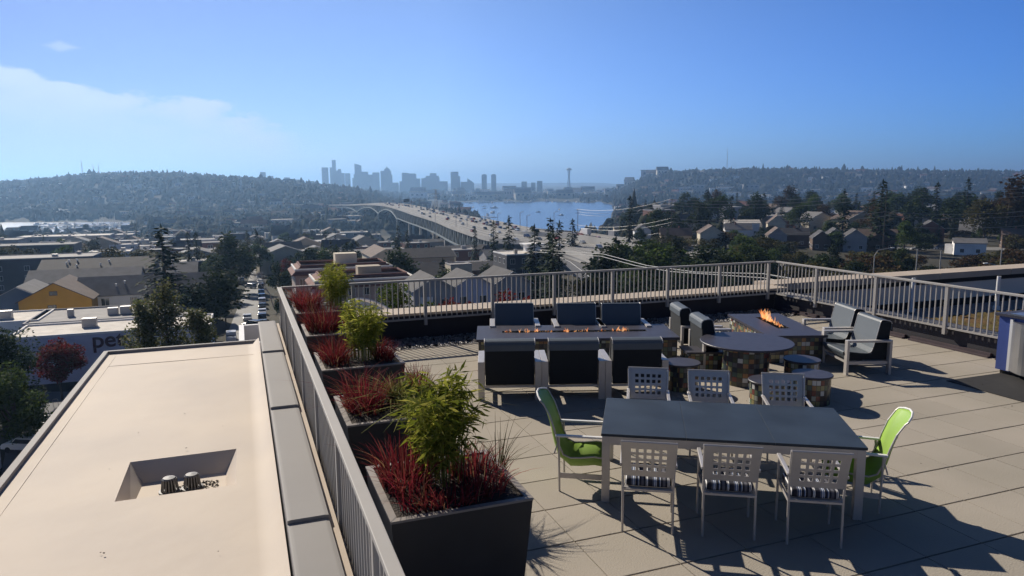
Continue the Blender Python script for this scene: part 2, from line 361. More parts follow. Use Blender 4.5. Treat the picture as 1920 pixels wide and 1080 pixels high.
def shore(px, d):       # extra rise that shapes the lake's left and right banks
    if d < 1050 or d > 3600: return None
    l = lerp_tab([(1050, 950), (1350, 935), (1700, 905), (2300, 872), (3000, 850), (3600, 840)], d)
    r = lerp_tab([(1050, 1085), (1500, 1100), (2100, 1128), (2700, 1150), (3000, 1120), (3350, 1040), (3600, 850)], d)
    return l, r
def zg(x, y):
    px, d = polar(x, y)
    z = rel(px, d)
    s = shore(px, d)
    if s and 560 < px < 1300:
        e = max(s[0]-px, px-s[1])*d/F       # metres outside the lake
        k = sst(e, -20, 60)
        z = max(z, -80+k*(14+min(e, 300)*.012)) if px < 1115 else z*(1-(1-k)) + (1-k)*-80
    return H+z
def G(px, py, h=0.):
    """world point on the ground whose point h metres above it is seen at (px,py)"""
    q = ray(px, py); q = q/(q[:2]@FH); lo = 20.; prev = lo
    t = lo
    while t < 9000:
        p = CAM+q*t
        if p[2] <= zg(p[0], p[1])+h: break
        prev = t; t *= 1.02
    lo, hi = prev, t
    for _ in range(24):
        m_ = (lo+hi)/2; p = CAM+q*m_
        if p[2] <= zg(p[0], p[1])+h: hi = m_
        else: lo = m_
    p = CAM+q*hi
    return np.array([p[0], p[1], zg(p[0], p[1])])
pxs = np.linspace(-900, 2900, 260); ds = np.concatenate([np.linspace(-60, 30, 4), np.geomspace(45, 20000, 190)])
V = []
for d in ds:
    for px in pxs:
        x, y = D(px, max(d, 40))
        if d < 40: x, y = x-FH[0]*(40-d), y-FH[1]*(40-d)
        V.append((x, y, zg(*D(px, max(d, 40)))))
nx = len(pxs)
Q = [(i*nx+k, i*nx+k+1, (i+1)*nx+k+1, (i+1)*nx+k) for i in range(len(ds)-1) for k in range(nx-1)]
def terrain_mat():
    m = mat('ground_cover', (.030, .036, .020), .95, 0, .5, .02, 0, None, .2, (.085, .075, .055)); return m
M['terrain'] = terrain_mat()
struct(npmesh('ground', V, Q, M['terrain'], smooth=True))
def water_mat():
    m, n, l, b = nmat('water'); b.inputs['Base Color'].default_value = (.03, .07, .15, 1); b.inputs['Roughness'].default_value = .22
    t = n.new('ShaderNodeTexCoord'); no = n.new('ShaderNodeTexNoise'); no.inputs['Scale'].default_value = .08; no.inputs['Detail'].default_value = 4
    l.new(t.outputs['Object'], no.inputs[0]); bp = n.new('ShaderNodeBump'); bp.inputs['Strength'].default_value = .5; bp.inputs['Distance'].default_value = 1.
    l.new(no.outputs[0], bp.inputs['Height']); l.new(bp.outputs[0], b.inputs['Normal']); return m
M['water'] = water_mat()
struct(npmesh('water', [(*D(-900, 900), WATER), (*D(2600, 900), WATER), (*D(1500, 4000), WATER), (*D(-500, 4000), WATER)], [(0, 1, 2, 3)], M['water']))
# ------------------------------------------------------------------ own building: roof terrace
rng = random.Random(7); nr = np.random.default_rng(7)
T = .7410093; GX0, GY0 = 2.9253, 14.165
b = MB(); b.bb(-2.84, 34, -30, 17.3, -26.3, -.75)
tag(b.build('apartment_building', M['stucco_gray']), 'big gray apartment block that carries the paved roof terrace', 'building')
# terrace paving on pedestals
b = MB(); b.bb(.66, 14.2, -8, 16.1, -.74, -.06); struct(b.build('terrace_base', M['dark_gap']))
b = MB()
for i in range(-3, 16):
    for j in range(-2, 31):
        x0, x1 = GX0+i*T, GX0+(i+1)*T; y1 = GY0-(j-1)*T; y0 = y1-T
        if x0 < .69 or x0 > 14.1 or y1 > 14.95: continue
        x1 = min(x1, 14.13); dz = rng.uniform(-.0015, .0015)
        b.bb(x0+.005, x1-.005, y0+.010, y1-.010, -.05, dz)
struct(b.build('pavement', M['paver'], bevel=.003))
# river gravel strip against the far wall
def pebbles(n, x0, x1, y0, y1, z, s0, s1, seed):
    r = np.random.default_rng(seed); base = np.array([(1, 0, 0), (-1, 0, 0), (0, 1, 0), (0, -1, 0), (0, 0, 1), (0, 0, -1), (.65, .65, .5), (-.65, .65, .5), (-.65, -.65, .5), (.65, -.65, .5)], float)
    F_ = np.array([(4, 6, 0), (4, 9, 0), (4, 7, 2), (4, 6, 2), (4, 7, 1), (4, 8, 1), (4, 8, 3), (4, 9, 3), (0, 6, 2), (2, 7, 1), (1, 8, 3), (3, 9, 0), (5, 0, 2), (5, 2, 1), (5, 1, 3), (5, 3, 0)])
    c = np.stack([r.uniform(x0, x1, n), r.uniform(y0, y1, n), z+r.uniform(0, .03, n)], 1)
    s = r.uniform(s0, s1, (n, 1, 1))*np.array([1., .75, .5])*r.uniform(.7, 1.2, (n, 1, 3)); a = r.uniform(0, 6.28, n)
    v = base[None]*s; ca, sa = np.cos(a)[:, None], np.sin(a)[:, None]
    v = np.stack([v[..., 0]*ca-v[..., 1]*sa, v[..., 0]*sa+v[..., 1]*ca, v[..., 2]], -1)+c[:, None]
    return v.reshape(-1, 3), (F_[None]+10*np.arange(n)[:, None, None]).reshape(-1, 3)
v1, f1 = pebbles(3600, 2.0, 13.9, 14.97, 16.05, -.03, .035, .075, 3)
struct(npmesh('gravel', v1, f1, M['pebble']), 'stuff')
b = MB(); b.bb(2.0, 12.6, 14.925, 14.945, -.06, .012)
tag(b.build('gravel_edging', M['alu']), 'thin metal strip edging the dark gravel bed', 'edging')
v1, f1 = pebbles(34, 2.6, 13, 3., 12., .0, .005, .012, 78); struct(npmesh('grit', v1, f1, M['soil']), 'stuff')
# parapets
t = thing('parapet_wall', 'long dark parapet behind the fire tables with tan coping', 'parapet', (0, 16.1, 0))
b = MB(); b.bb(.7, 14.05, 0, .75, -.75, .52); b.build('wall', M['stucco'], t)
b = MB()
for k in range(6): b.bb(.72+k*2.3, .72+(k+1)*2.3-.012, -.015, .80, .52, .575)
b.build('coping', M['coping_tan'], t)
t = thing('parapet_wall', 'dark low parapet along the right of the terrace with baluster shadows', 'parapet', (14.05, 0, 0))
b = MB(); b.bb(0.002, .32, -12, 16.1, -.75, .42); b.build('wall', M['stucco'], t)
b = MB(); b.bb(-.02, .36, -12, 16.07, .42, .47); b.build('coping', M['coping_gray'], t)
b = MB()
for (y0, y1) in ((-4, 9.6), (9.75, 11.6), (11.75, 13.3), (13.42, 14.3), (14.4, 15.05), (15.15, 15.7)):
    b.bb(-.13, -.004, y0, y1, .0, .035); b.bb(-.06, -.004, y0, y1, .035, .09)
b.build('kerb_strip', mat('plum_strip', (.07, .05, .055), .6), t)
t = thing('parapet_wall', 'pale gray wall with tan coping across the planted roof, right of terrace', 'parapet', (14.45, 16.6, 0))
b = MB(); b.bb(0, 40, .12, .75, -.75, .40); b.build('wall', M['stucco_gray'], t)
b = MB()
for k in range(12): b.bb(k*3.35, (k+1)*3.35-.02, .0, .86, .40, .60)
b.build('coping', M['coping_tan'], t)
b = MB(); b.bb(0, 40, .09, .118, .25, .398); b.bb(0, 40, .07, .118, -.55, -.30); b.build('dark_strip', M['rubber'], t)  # dark strips under the coping and along the wall's foot
t = thing('parapet_wall', 'gray metal-capped parapet between the cream roof and the terrace railing', 'parapet', (0, 0, 0))
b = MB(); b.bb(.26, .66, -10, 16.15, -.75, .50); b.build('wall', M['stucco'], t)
for k in range(8):                       # cap lengths lap down towards the camera
    ya = 16.2-(k)*3.45; yb = ya-3.45
    if k == 0: ya, yb = 16.2, 13.05
    else: ya = 13.05-(k-1)*3.45; yb = ya-3.45
    b = MB(); z0, z1 = .60, .632
    o = [(.235, .0), (.25, .004), (.27, .006), (.55, .006), (.565, .004), (.585, .0)]
    vs = []
    for (yy, z) in ((ya-.002, z0), (yb+.002, z1)): vs += [(px_, yy, z+dz) for px_, dz in o]+[(.585, yy, .5), (.235, yy, .5)]
    n = 8; b.add(vs, [tuple(range(n)), tuple(reversed(range(n, 2*n)))]+[(i, i+n, (i+1) % n+n, (i+1) % n) for i in range(n)])
    b.build('cap', M['coping_gray'], t)
b = MB(); b.bb(.595, .655, -10, 16.1, .50, .56); b.build('ledge', M['coping_tan'], t)
# cream membrane roof with a drain sump
t = thing('membrane_roof', 'cream membrane roof with metal edge, left of the terrace railing', 'roof', (0, 0, 0))
x0, x1, y0, y1 = -2.78, .24, -12., 16.9
sx0, sx1, sy0, sy1 = -1.50, -.22, 8.72, 9.97; dz = -.22
b = MB(); gx = sorted(set(list(np.linspace(x0, x1, 24))+[sx0, sx1])); gy = sorted(set(list(np.linspace(y0, y1, 90))+[sy0, sy1]))
ix = {}
for j, yy in enumerate(gy):
    for i, xx in enumerate(gx):
        e = max(0, .5-abs(xx-x0))*.0; ix[i, j] = len(b.v)
        zz = .0015*math.sin(2.1*xx+.9*yy)+.001*math.sin(3.3*yy-1.7*xx)
        if sx0-.01 <= xx <= sx1+.01 and sy0-.01 <= yy <= sy1+.01: zz = 0
        if xx > x1-.02: zz = .12
        b.v.append((xx, yy, zz))
for j in range(len(gy)-1):
    for i in range(len(gx)-1):
        cx, cyy = (gx[i]+gx[i+1])/2, (gy[j]+gy[j+1])/2
        if sx0 < cx < sx1 and sy0 < cyy < sy1: continue
        b.f.append((ix[i, j], ix[i+1, j], ix[i+1, j+1], ix[i, j+1])); b.m.append(0)
b.build('membrane', M['membrane'], t, smooth=True)
b = MB(); q = [(-1.38, 8.9), (-.36, 8.9), (-.36, 9.74), (-1.34, 9.74)]
top = [(sx0, sy0, 0), (sx1, sy0, 0), (sx1, sy1, 0), (sx0, sy1, 0)]; bot = [(a, c, dz) for a, c in q]
b.add(top+bot, [(0, 1, 5, 4), (1, 2, 6, 5), (2, 3, 7, 6), (3, 0, 4, 7), (4, 5, 6, 7)])
b.build('sump', M['membrane'], t)
b = MB(); b.bb(x0-.09, x0, y0, y1+.08, -.35, .06); b.bb(x0, x1, y1, y1+.09, -.35, .06)
b.build('edge_flashing', M['coping_gray'], t)
b = MB()
b.bb(-2.62, -2.6, -10, 16.6, -.01, .0055); b.bb(-2.6, .2, 15.7, 15.72, -.01, .0055)
b.build('seam', M['membrane'], t)
v1, f1 = pebbles(14, -2.3, .1, 4.5, 12., .003, .006, .014, 77); npmesh('debris', v1, f1, M['soil'], t)
M['drain'] = mat('cast_drain', (.13, .13, .135), .6, .2, .2, 20.)
def drain(x, y):
    t = thing('roof_drain', '', 'drain', (x, y, dz))
    b = MB()
    for k in range(16):
        a = k/16*6.283; c, s_ = math.cos(a), math.sin(a)
        b.bar((.098*c, .098*s_, .01), (.078*c, .078*s_, .17), .014, .014)
    b.lathe([(.084, .168), (.07, .185), (.0, .192)], 16, cap=False); b.lathe([(.13, 0), (.13, .02), (.08, .024)], 20)
    b.build('strainer', M['drain'], t)
    b = MB(); b.lathe([(.06, .0), (.06, .15)], 12); b.build('core', M['black'], t)
    return t
drain(*P(319, 922, dz)[:2])['label'] = 'round gray dome strainer in the roof sump, the left one'
drain(*P(361, 915, dz)[:2])['label'] = 'round gray dome strainer in the roof sump, the right one'
v1, f1 = pebbles(160, -1.1, -.45, P(319, 922, dz)[1]-.08, P(319, 922, dz)[1]+.16, dz-.005, .008, .025, 9)
struct(npmesh('leaf_litter', v1, f1, M['soil']), 'stuff')
# lower roof beyond the cream one
t = thing('roof_well', 'small white walled roof well beyond the cream roof edge', 'roof', (0, 0, 0))
b = MB(); xa, ya = P(448, 645, -1.2)[:2]; 
b.bb(xa, xa+.16, ya, ya+3.2, -2.4, -1.2); b.bb(xa+.16, .75, ya, ya+.16, -2.4, -1.2); b.bb(xa+.16, .75, ya+3.04, ya+3.2, -2.4, -1.2); b.build('wall', M['white'], t)
b = MB(); b.bb(xa+.16, .75, ya+.16, ya+3.04, -2.39, -1.95); b.build('floor_slab', M['coping_gray'], t)

# railings
def railing(name, label, p, q, posts, z0=.45, n_between=13, bottoms=.30):
    p, q = np.array(p), np.array(q); u = (q-p)/np.linalg.norm(q-p); Ln = np.linalg.norm(q-p)
    t = thing(name, label, 'railing', (p[0], p[1], 0), math.atan2(u[1], u[0]))
    b = MB(); b.bb(-.045, Ln+.045, -.045, .045, 1.325, 1.37); b.build('top_rail', M['rail'], t, bevel=.006)
    b = MB(); b.bb(0, Ln, -.02, .02, z0-.02, z0+.02); b.build('bottom_rail', M['rail'], t)
    for s_ in posts:
        b = MB(); b.bb(s_-.035, s_+.035, -.036, .036, bottoms, 1.325); b.build('post', M['rail'], t)
    ed = sorted([0]+list(posts)+[Ln])
    for a, c in zip(ed, ed[1:]):
        if c-a < .3: continue
        b = MB(); n_ = max(2, round((c-a)/.128))
        for k in range(1, n_):
            s_ = a+(c-a)*k/n_; b.bb(s_-.011, s_+.011, -.011, .011, z0+.019, 1.326)
        b.build('baluster_panel', M['rail'], t)
    return t
railing('railing', 'gray metal railing along the planters above the cream roof', (.70, -4), (.70, 16.0), [.9+1.85*k for k in range(11)])
railing('railing', 'gray metal railing at the far side behind the fire tables', (.70, 16.0), (13.95, 16.0), [x-.70 for x in (2.26, 3.90, 5.55, 7.17, 8.80, 10.44, 12.08, 13.72)])
railing('railing', 'gray metal railing on the right beside the planted roof', (13.95, 16.0), (13.95, -3), [16-14.45, 16-12.58, 16-10.75, 16-8.9, 16-7.05, 16-5.2, 16-3.35])

# planted roof on the right wing
b = MB(); b.bb(14.42, 34, -20, 16.6, -.70, -.50); struct(b.build('roof_gravel', mat('pale_gravel', (.30, .28, .27), .95, 0, .3, 6, .8, 40)))
def bumpy(x0, x1, y0, y1, nxx, ny, z, amp, seed):
    r = np.random.default_rng(seed); X, Y = np.meshgrid(np.linspace(x0, x1, nxx), np.linspace(y0, y1, ny)); Z = z+r.uniform(0, amp, X.shape)
    Z[0] = Z[-1] = z-.05; Z[:, 0] = Z[:, -1] = z-.05
    q = [(j*nxx+i, j*nxx+i+1, (j+1)*nxx+i+1, (j+1)*nxx+i) for j in range(ny-1) for i in range(nxx-1)]
    return np.stack([X, Y, Z], -1).reshape(-1, 3), q
v1, f1 = bumpy(14.75, 33, -15, 15.2, 180, 260, -.49, .09, 4)
struct(npmesh('ground_cover', v1, f1, M['sedum'], smooth=True), 'stuff')
def vent(px, py, lab):
    p = P(px, py, -.42); t = thing('vent_pipe', lab, 'pipe', tuple(p))
    b = MB(); b.lathe([(.10, -.05), (.10, .06), (.062, .09), (.055, 1.02), (.042, 1.02), (.042, .9)], 18); b.build('pipe', M['white'], t, smooth=False)
vent(1709, 582, 'white plastic vent pipe on the planted roof, the left one'); vent(1868, 578, 'white plastic vent pipe on the planted roof by the blue cabinet')

# ------------------------------------------------------------------ terrace furniture
TH = R_(-19.0)
def lounge():
    t = thing('lounge_chair', '', 'lounge chair')           # front is +y, width along x
    W2 = .46
    for sx in (-1, 1):                                         # flat bar loop at each side
        b = MB(); x0, x1 = sx*(W2-.045), sx*(W2+.06)
        b.extr([(-.42, 0), (-.42, .65), (.42, .65), (.42, 0), (.375, 0), (.375, .612), (-.375, .612), (-.375, 0)], min(x0, x1), max(x0, x1)); 
        b.build('arm_frame', M['alu'], t, bevel=.004)
        b = MB(); xx = sx*(W2-.0); b.bb(xx-.012, xx+.012, -.374, .374, .19, .25); b.build('side_rail', M['alu'], t)
    
    for y in (-.395, .385): b = MB(); b.bb(-W2+.046, W2-.046, y-.015, y+.015, .215, .25); b.build('cross_bar', M['alu'], t)
    # thick seat and back, a slung shell with dark side panels
    back = [(-.40, .255), (-.415, .60), (-.432, .89), (-.40, .928), (-.27, .944), (-.24, .93), (-.205, .78), (-.125, .48), (-.10, .41)]
    seat = [(.0, .375), (.25, .40), (.40, .425), (.43, .41), (.425, .375), (.34, .27), (.30, .255)]
    up = lambda pr: [(y, z if z < .5 else .5+(z-.5)*1.12) for y, z in pr]
    back = up(back); b = MB(); b.extr(back+seat, -W2+.06, W2-.06); b.build('body', M['sling_dark'], t, bevel=.008)
    b = MB(); w_ = W2-.05
    crest = [(-.446, .80), (-.444, .89), (-.43, .92), (-.40, .938), (-.33, .952), (-.27, .956), (-.245, .946), (-.226, .92), (-.193, .78), (-.153, .62), (-.113, .48), (-.088, .42), (-.058, .398), (-.03, .40)]
    crest = up(crest)
    pad = [(-.10, .384), (.10, .394), (.38, .428), (.425, .432), (.446, .415), (.442, .38), (.38, .29)]
    for nm, prof in (('back_sling', crest), ('seat_sling', pad)):
        b = MB(); vs = [(x, y, z) for x in (-w_, w_) for y, z in prof]; n = len(prof)
        b.add(vs, [(i, i+1, n+i+1, n+i) for i in range(n-1)])
        o = b.build(nm, M['sling'], t); s_ = o.modifiers.new('thick', 'SOLIDIFY'); s_.thickness = .012
    for sx in (-1, 1):
        b = MB(); b.tube([(sx*w_, y, z) for y, z in crest[1:]], .007, 5); b.build('piping', M['alu'], t)
    return t
LG = Protos(lounge())
cu, su = math.cos(TH), math.sin(TH)
def UV(o, a, b_): return (o[0]+a*cu-b_*su, o[1]+a*su+b_*cu, 0)
g = 'dark sling lounge chairs round the fire tables'
o = np.array(P(897, 752)); o = UV(o, .52, .42)
near = [UV(o, 1.045*k, 0) for k in range(3)]
for c, lab in zip(near, ('dark lounge chair seen from behind, leftmost of the near row', 'dark lounge chair seen from behind, behind the green chair on the left', 'dark lounge chair seen from behind, right end of the near row')):
    LG.put(c, TH, lab, g)
for px_, lab in ((964, 'dark lounge chair across the long fire table, left end, facing camera'), (1081, 'dark lounge chair across the long fire table, middle, facing camera'), (1165, 'dark lounge chair across the long fire table, right end, facing camera')):
    p = P(px_, 570, 1.0); c = UV(p, 0, -.20)
    LG.put(c, TH+math.pi, lab, g)
# pair on the left of the second fire table faces right, pair on the right faces left
for (px_, py_), rz, dx, lab in (((1262, 570), TH-math.pi/2, .42, 'dark lounge chair side on, behind its twin left of the small fire table'), ((1300, 590), TH-math.pi/2, .42, 'dark lounge chair side on, nearer of two left of small fire table')):
    p = P(px_, py_, 1.0); LG.put(UV(p, dx+.02, -.15), rz, lab, g)
p = P(1627, 703); LG.put(UV(p, -.0, .50), TH+math.pi/2, 'sunlit blue-gray lounge chair, front one of the pair on the right', g)
LG.put(UV(p, .13, 1.70), TH+math.pi/2, 'sunlit blue-gray lounge chair, rear one of the pair on the right', g)

def flames(name, label, pts, loc, rz, seed):
    r = random.Random(seed); b = MB()
    for (x, y, h) in pts:
        for k in range(3):
            a = r.uniform(0, 6.28); w_ = h*r.uniform(.10, .2); xx, yy = x+r.uniform(-.05, .05), y+r.uniform(-.03, .03); hh = h*r.uniform(.5, 1.1)
            sw = r.uniform(-.4, .4)*hh; ca, sa = math.cos(a), math.sin(a); vs = []
            for q in range(7):
                f_ = q/6; ww = w_*math.sin(math.pi*min(1, .18+f_*.82))*(1-.3*f_); off = sw*f_*f_+.12*hh*math.sin(f_*5+a)
                vs += [(xx+off-ww*ca, yy-ww*sa, f_*hh), (xx+off+ww*ca, yy+ww*sa, f_*hh)]
            b.add(vs, [(2*q, 2*q+1, 2*q+3, 2*q+2) for q in range(6)])
    o = b.build(name, M['flame'], fix=False); o.location = loc; o.rotation_euler = (0, 0, rz)
    return tag(o, label, 'fire', None, 'stuff')
def fire_table(label, o, lx, ly, h, slot):
    t = thing('fire_table', label, 'fire table', (o[0], o[1], 0), TH)
    sx0, sx1, sy0, sy1 = slot; th = .05
    b = MB()
    b.bb(0, lx, 0, sy0, h-th, h); b.bb(0, lx, sy1, ly, h-th, h); b.bb(0, sx0, sy0, sy1, h-th, h); b.bb(sx1, lx, sy0, sy1, h-th, h)
    b.build('table_top', M['stone'], t)
    b = MB(); b.box((lx/2, ly/2, (h-th)/2-.001), (lx-.08, ly-.08, h-th-.002)); b.build('tiled_base', M['mosaic'], t)
    b = MB(); b.bb(sx0+.002, sx1-.002, sy0+.002, sy1-.002, h-th+.003, h-.022); b.build('burner_tray', M['black'], t)
    v1, f1 = pebbles(int(260*(sx1-sx0)*(sy1-sy0)/.2), sx0+.02, sx1-.02, sy0+.02, sy1-.02, h-.028, .012, .028, 21)
    npmesh('lava_rock', v1, f1, M['black'], t)
    return t
hA = .62
A0 = np.array(P(893, 637, hA)); lxA = 3.88; lyA = 1.34
fire_table('long fire table with dark stone top between two rows of lounge chairs', A0, lxA, lyA, hA, (.50, 3.38, .60, .78))
r = random.Random(3)
pts = [(.55+2.8*min(1, max(0, r.betavariate(.8, 1.3))), .69, r.uniform(.05, .11)*r.choice([1, 1, .6])) for _ in range(34)]
flames('fire', 'low orange flames along the slot of the long fire table', pts, UV(A0, 0, 0)[:2]+(hA-.02,), TH, 5)
hB = .56
B1 = np.array(P(1441, 630, hB)); 
fire_table('shorter fire table with mosaic sides and tall flames, by the corner', B1, 1.18, 2.42, hB, (.48, .74, .72, 2.0))
pts = [(.61, .85+k*.1, r.uniform(.06, .14)) for k in range(6)]+[(.61, 1.40+k*.05, r.uniform(.10, .2)) for k in range(5)]+[(.61, 1.7+k*.03, r.uniform(.14, .27)) for k in range(9)]
flames('fire', 'tall orange flames rising from the smaller fire table', pts, UV(B1, 0, 0)[:2]+(hB-.02,), TH, 8)

def disc_top(b, r, h, th, n=56): b.lathe([(0, h-th), (r-.008, h-th), (r, h-th+.008), (r, h-.008), (r-.008, h), (0, h)], n, cap=False)
t = thing('round_table', 'round bar table with dark disc top on a mosaic drum', 'table', (8.27, 10.13, 0))
b = MB(); disc_top(b, .80, .75, .035); b.build('table_top', M['stone'], t)
b = MB(); b.lathe([(.40, 0), (.40, .714)], 48); b.build('tiled_drum', M['mosaic_drum'], t)
def stool():
    t = thing('drum_stool', '', 'stool'); b = MB(); disc_top(b, .315, .47, .03); b.build('seat', M['stone'], t)
    b = MB(); b.lathe([(.285, 0), (.285, .439)], 48); b.build('tiled_drum', M['mosaic_drum'], t); return t
ST = Protos(stool()); g = 'mosaic drum stools round the bar table'
for (x, y, lab) in ((7.00, 10.22, 'mosaic drum stool left of the round table beside a lounge chair'), (9.06, 9.62, 'mosaic drum stool right of the round table, farther of two'), (8.50, 8.78, 'mosaic drum stool right of the round table, the nearest one'), (7.60, 8.74, 'mosaic drum stool half hidden behind a perforated chair back')):
    ST.put((x, y, 0), rng.uniform(0, 6), lab, g)
t = thing('side_table', 'low dark topped tiled block behind the round table', 'side table', tuple(P(1288, 661, .42)*[1, 1, 0]), TH)
b = MB(); b.bb(0, .95, 0, .55, .385, .42); b.build('table_top', M['stone'], t)
b = MB(); b.bb(.04, .91, .04, .51, 0, .384); b.build('tiled_base', M['mosaic'], t)

# dining table
hT = .80
c0 = np.array(P(1127, 813, hT)); c1 = np.array(P(1628, 840, hT)); TD = math.atan2(c1[1]-c0[1], c1[0]-c0[0]); lenD = np.hypot(*(c1-c0)[:2]); depD = 1.36
t = thing('dining_table', 'large dark topped dining table on square metal legs', 'table', (c0[0], c0[1], 0), TD)
b = MB()
for i in range(3):
    b.bb(i*lenD/3+(.001 if i else 0), (i+1)*lenD/3-(.001 if i < 2 else 0), 0, depD, hT-.03, hT)
b.build('table_top', M['table'], t, bevel=.003)
b = MB(); b.bb(.012, lenD-.012, .012, .05, hT-.125, hT-.032); b.bb(.012, lenD-.012, depD-.05, depD-.012, hT-.125, hT-.032); b.bb(.012, .05, .05, depD-.05, hT-.125, hT-.032); b.bb(lenD-.05, lenD-.012, .05, depD-.05, hT-.125, hT-.032); b.build('apron', M['alu'], t)
for x in (.055, lenD-.055):
    for y in (.055, depD-.055):
        b = MB(); b.box((x, y, (hT-.033)/2), (.088, .088, hT-.033)); b.build('leg', M['alu'], t, bevel=.004)
def DT(a, b_): 
    k, s_ = math.cos(TD), math.sin(TD); return (c0[0]+a*k-b_*s_, c0[1]+a*s_+b_*k, 0)
def dining_chair():
    t = thing('dining_chair', '', 'chair')            # faces +y
    W2 = .245
    for sx in (-1, 1):
        b = MB(); x = sx*W2
        b.tube([(x, -.22, 0), (x, -.20, .42), (x*1.02, -.215, .60), (x*1.06, -.30, .885)], .0125, 8); b.build('rear_leg', M['alu'], t)
        b = MB(); b.tube([(x*1.05, .27, 0), (x*1.05, .25, .63)], .0125, 8); b.build('front_leg', M['alu'], t)
        b = MB(); b.bb(x*1.05-.02, x*1.05+.02, -.235, .285, .632, .655); b.build('arm', M['alu'], t, bevel=.005)
        b = MB(); b.bar((x, -.20, .40), (x*1.03, .25, .40), .02, .03); b.build('side_rail', M['alu'], t)
    b = MB(); b.bar((-W2, -.20, .40), (W2, -.20, .40), .03, .02); b.bar((-W2, .24, .40), (W2, .24, .40), .03, .02); b.build('seat_frame', M['alu'], t)
    b = MB()
    for k in range(9): b.bar((-W2+.015, -.18+k*.051, .412), (W2-.015, -.18+k*.051, .412), .035, .006)
    b.build('seat', M['alu'], t)
    # back sheet with five by four square holes, leaning
    b = MB(); nxh, nz = 5, 4; z0, z1 = .535, .895
    xs = [-.262]; hx = .046; gapx = .030; tot = nxh*hx+(nxh-1)*gapx; x = -tot/2
    for k in range(nxh): xs += [x, x+hx]; x += hx+gapx
    xs.append(.262); zs = [0]; hz = .038; gz = .026; tz = nz*hz+(nz-1)*gz; z = .058
    for k in range(nz): zs += [z, z+hz]; z += hz+gz
    zs.append(z1-z0); ids = {}
    def pt(xx, zz):
        f_ = zz/(z1-z0); return (xx*(.945+.06*f_), -.21-.105*f_-.02*f_*f_, z0+zz)
    for i, xx in enumerate(xs):
        for j, zz in enumerate(zs): ids[i, j] = len(b.v); b.v.append(pt(xx, zz))
    for i in range(len(xs)-1):
        for j in range(len(zs)-1):
            if i % 2 == 1 and j % 2 == 1: continue
            b.f.append((ids[i, j], ids[i+1, j], ids[i+1, j+1], ids[i, j+1])); b.m.append(0)
    o = b.build('backrest', M['alu'], t); s_ = o.modifiers.new('thick', 'SOLIDIFY'); s_.thickness = .006
    b = MB(); b.tube([(-.268, -.338, .892), (.268, -.338, .892)], .011, 8); b.build('top_bar', M['alu'], t)
    b = MB(); b.box((0, .035, .455), (.45, .43, .075)); o = b.build('cushion', M['stripes'], t, bevel=.03); o.modifiers['bevel'].segments = 4
    return t
DCS = (1.02, 1.05, 1.12); DC = Protos(dining_chair()); g = 'perforated metal dining chairs at the dining table'
for px0, px1, yy, lab in ((1166, 1261, 998, 'perforated metal chair with striped cushion, near side of table, left'), (1316, 1414, 1008, 'perforated metal chair with striped cushion, near side of table, middle'), (1474, 1577, 1023, 'perforated metal chair with striped cushion, near side of table, right')):
    a = (np.array(P(px0, yy-4))+np.array(P(px1, yy+4)))/2; k, s_ = math.cos(TD), math.sin(TD)
    DC.put((a[0]-.22*s_, a[1]+.22*k, 0), TD, lab, g, DCS)
for px0, px1, yt, lab in ((1176, 1256, 690, 'perforated metal chair back facing us, far side of table, left'), (1287, 1371, 695, 'perforated metal chair back facing us, far side of table, middle'), (1426, 1511, 701, 'perforated metal chair back facing us, far side of table, right')):
    a = (np.array(P(px0, yt-2, 1.0))+np.array(P(px1, yt+3, 1.0)))/2; k, s_ = math.cos(TD), math.sin(TD)
    DC.put((a[0]+.335*s_, a[1]-.335*k, 0), TD+math.pi, lab, g, DCS)
def sling_chair():
    t = thing('sling_chair', '', 'chair')
    W2 = .27
    for sx in (-1, 1):
        b = MB(); x = sx*W2; b.tube([(x, -.24, 0), (x, -.25, .64)], .0125, 8); b.build('rear_leg', M['alu'], t)
        b = MB(); b.tube([(x, .27, 0), (x, .26, .64)], .0125, 8); b.build('front_leg', M['alu'], t)
        b = MB(); b.bb(x-.024, x+.024, -.29, .31, .637, .66); b.build('arm', M['white'], t, bevel=.006)
        b = MB(); b.bar((x, -.24, .19), (x, .27, .19), .012, .06); b.build('stretcher', M['alu'], t)
        b = MB(); b.tube([(x, -.25, .60), (x*.97, -.30, .44)], .009, 6); b.build('brace', M['alu'], t)
    prof = [(.30, .385), (.28, .405), (.15, .42), (0., .40), (-.12, .395), (-.20, .43), (-.255, .55), (-.305, .72), (-.36, .88), (-.43, 1.0), (-.46, 1.03)]
    b = MB(); xs = [-.26, -.17, -.06, .06, .17, .26]; vs = []
    for i, (y, z) in enumerate(prof):
        up = max(0, (i-4)/6)
        for x in xs: vs.append((x, y+(.0 if i < 5 else .075*(1-(x/.26)**2)*-1+.0), z-(.15*(1-(x/.26)**4) if i < 5 else .10*(1-(x/.26)**2) if i == 5 else .04*(1-(x/.26)**2) if i == 6 else -.05*(1-(x/.26)**2)*up)))
    nxx = len(xs); b.add(vs, [(i*nxx+k, i*nxx+k+1, (i+1)*nxx+k+1, (i+1)*nxx+k) for i in range(len(prof)-1) for k in range(nxx-1)])
    o = b.build('sling', M['green_sling'], t, smooth=True); s_ = o.modifiers.new('thick', 'SOLIDIFY'); s_.thickness = .006
    e = [(x, -.46-.075*(1-(x/.26)**2), 1.032+.05*(1-(x/.26)**2)) for x in xs]
    b = MB(); b.tube(e, .011, 8); b.build('top_bar', M['white'], t)
    for sx in (-1, 1):
        b = MB(); b.tube([(sx*.262, y, z) for y, z in prof], .010, 6); b.build('side_tube', M['alu'], t)
    return t
SC = Protos(sling_chair()); g = 'green sling chairs at the table ends'
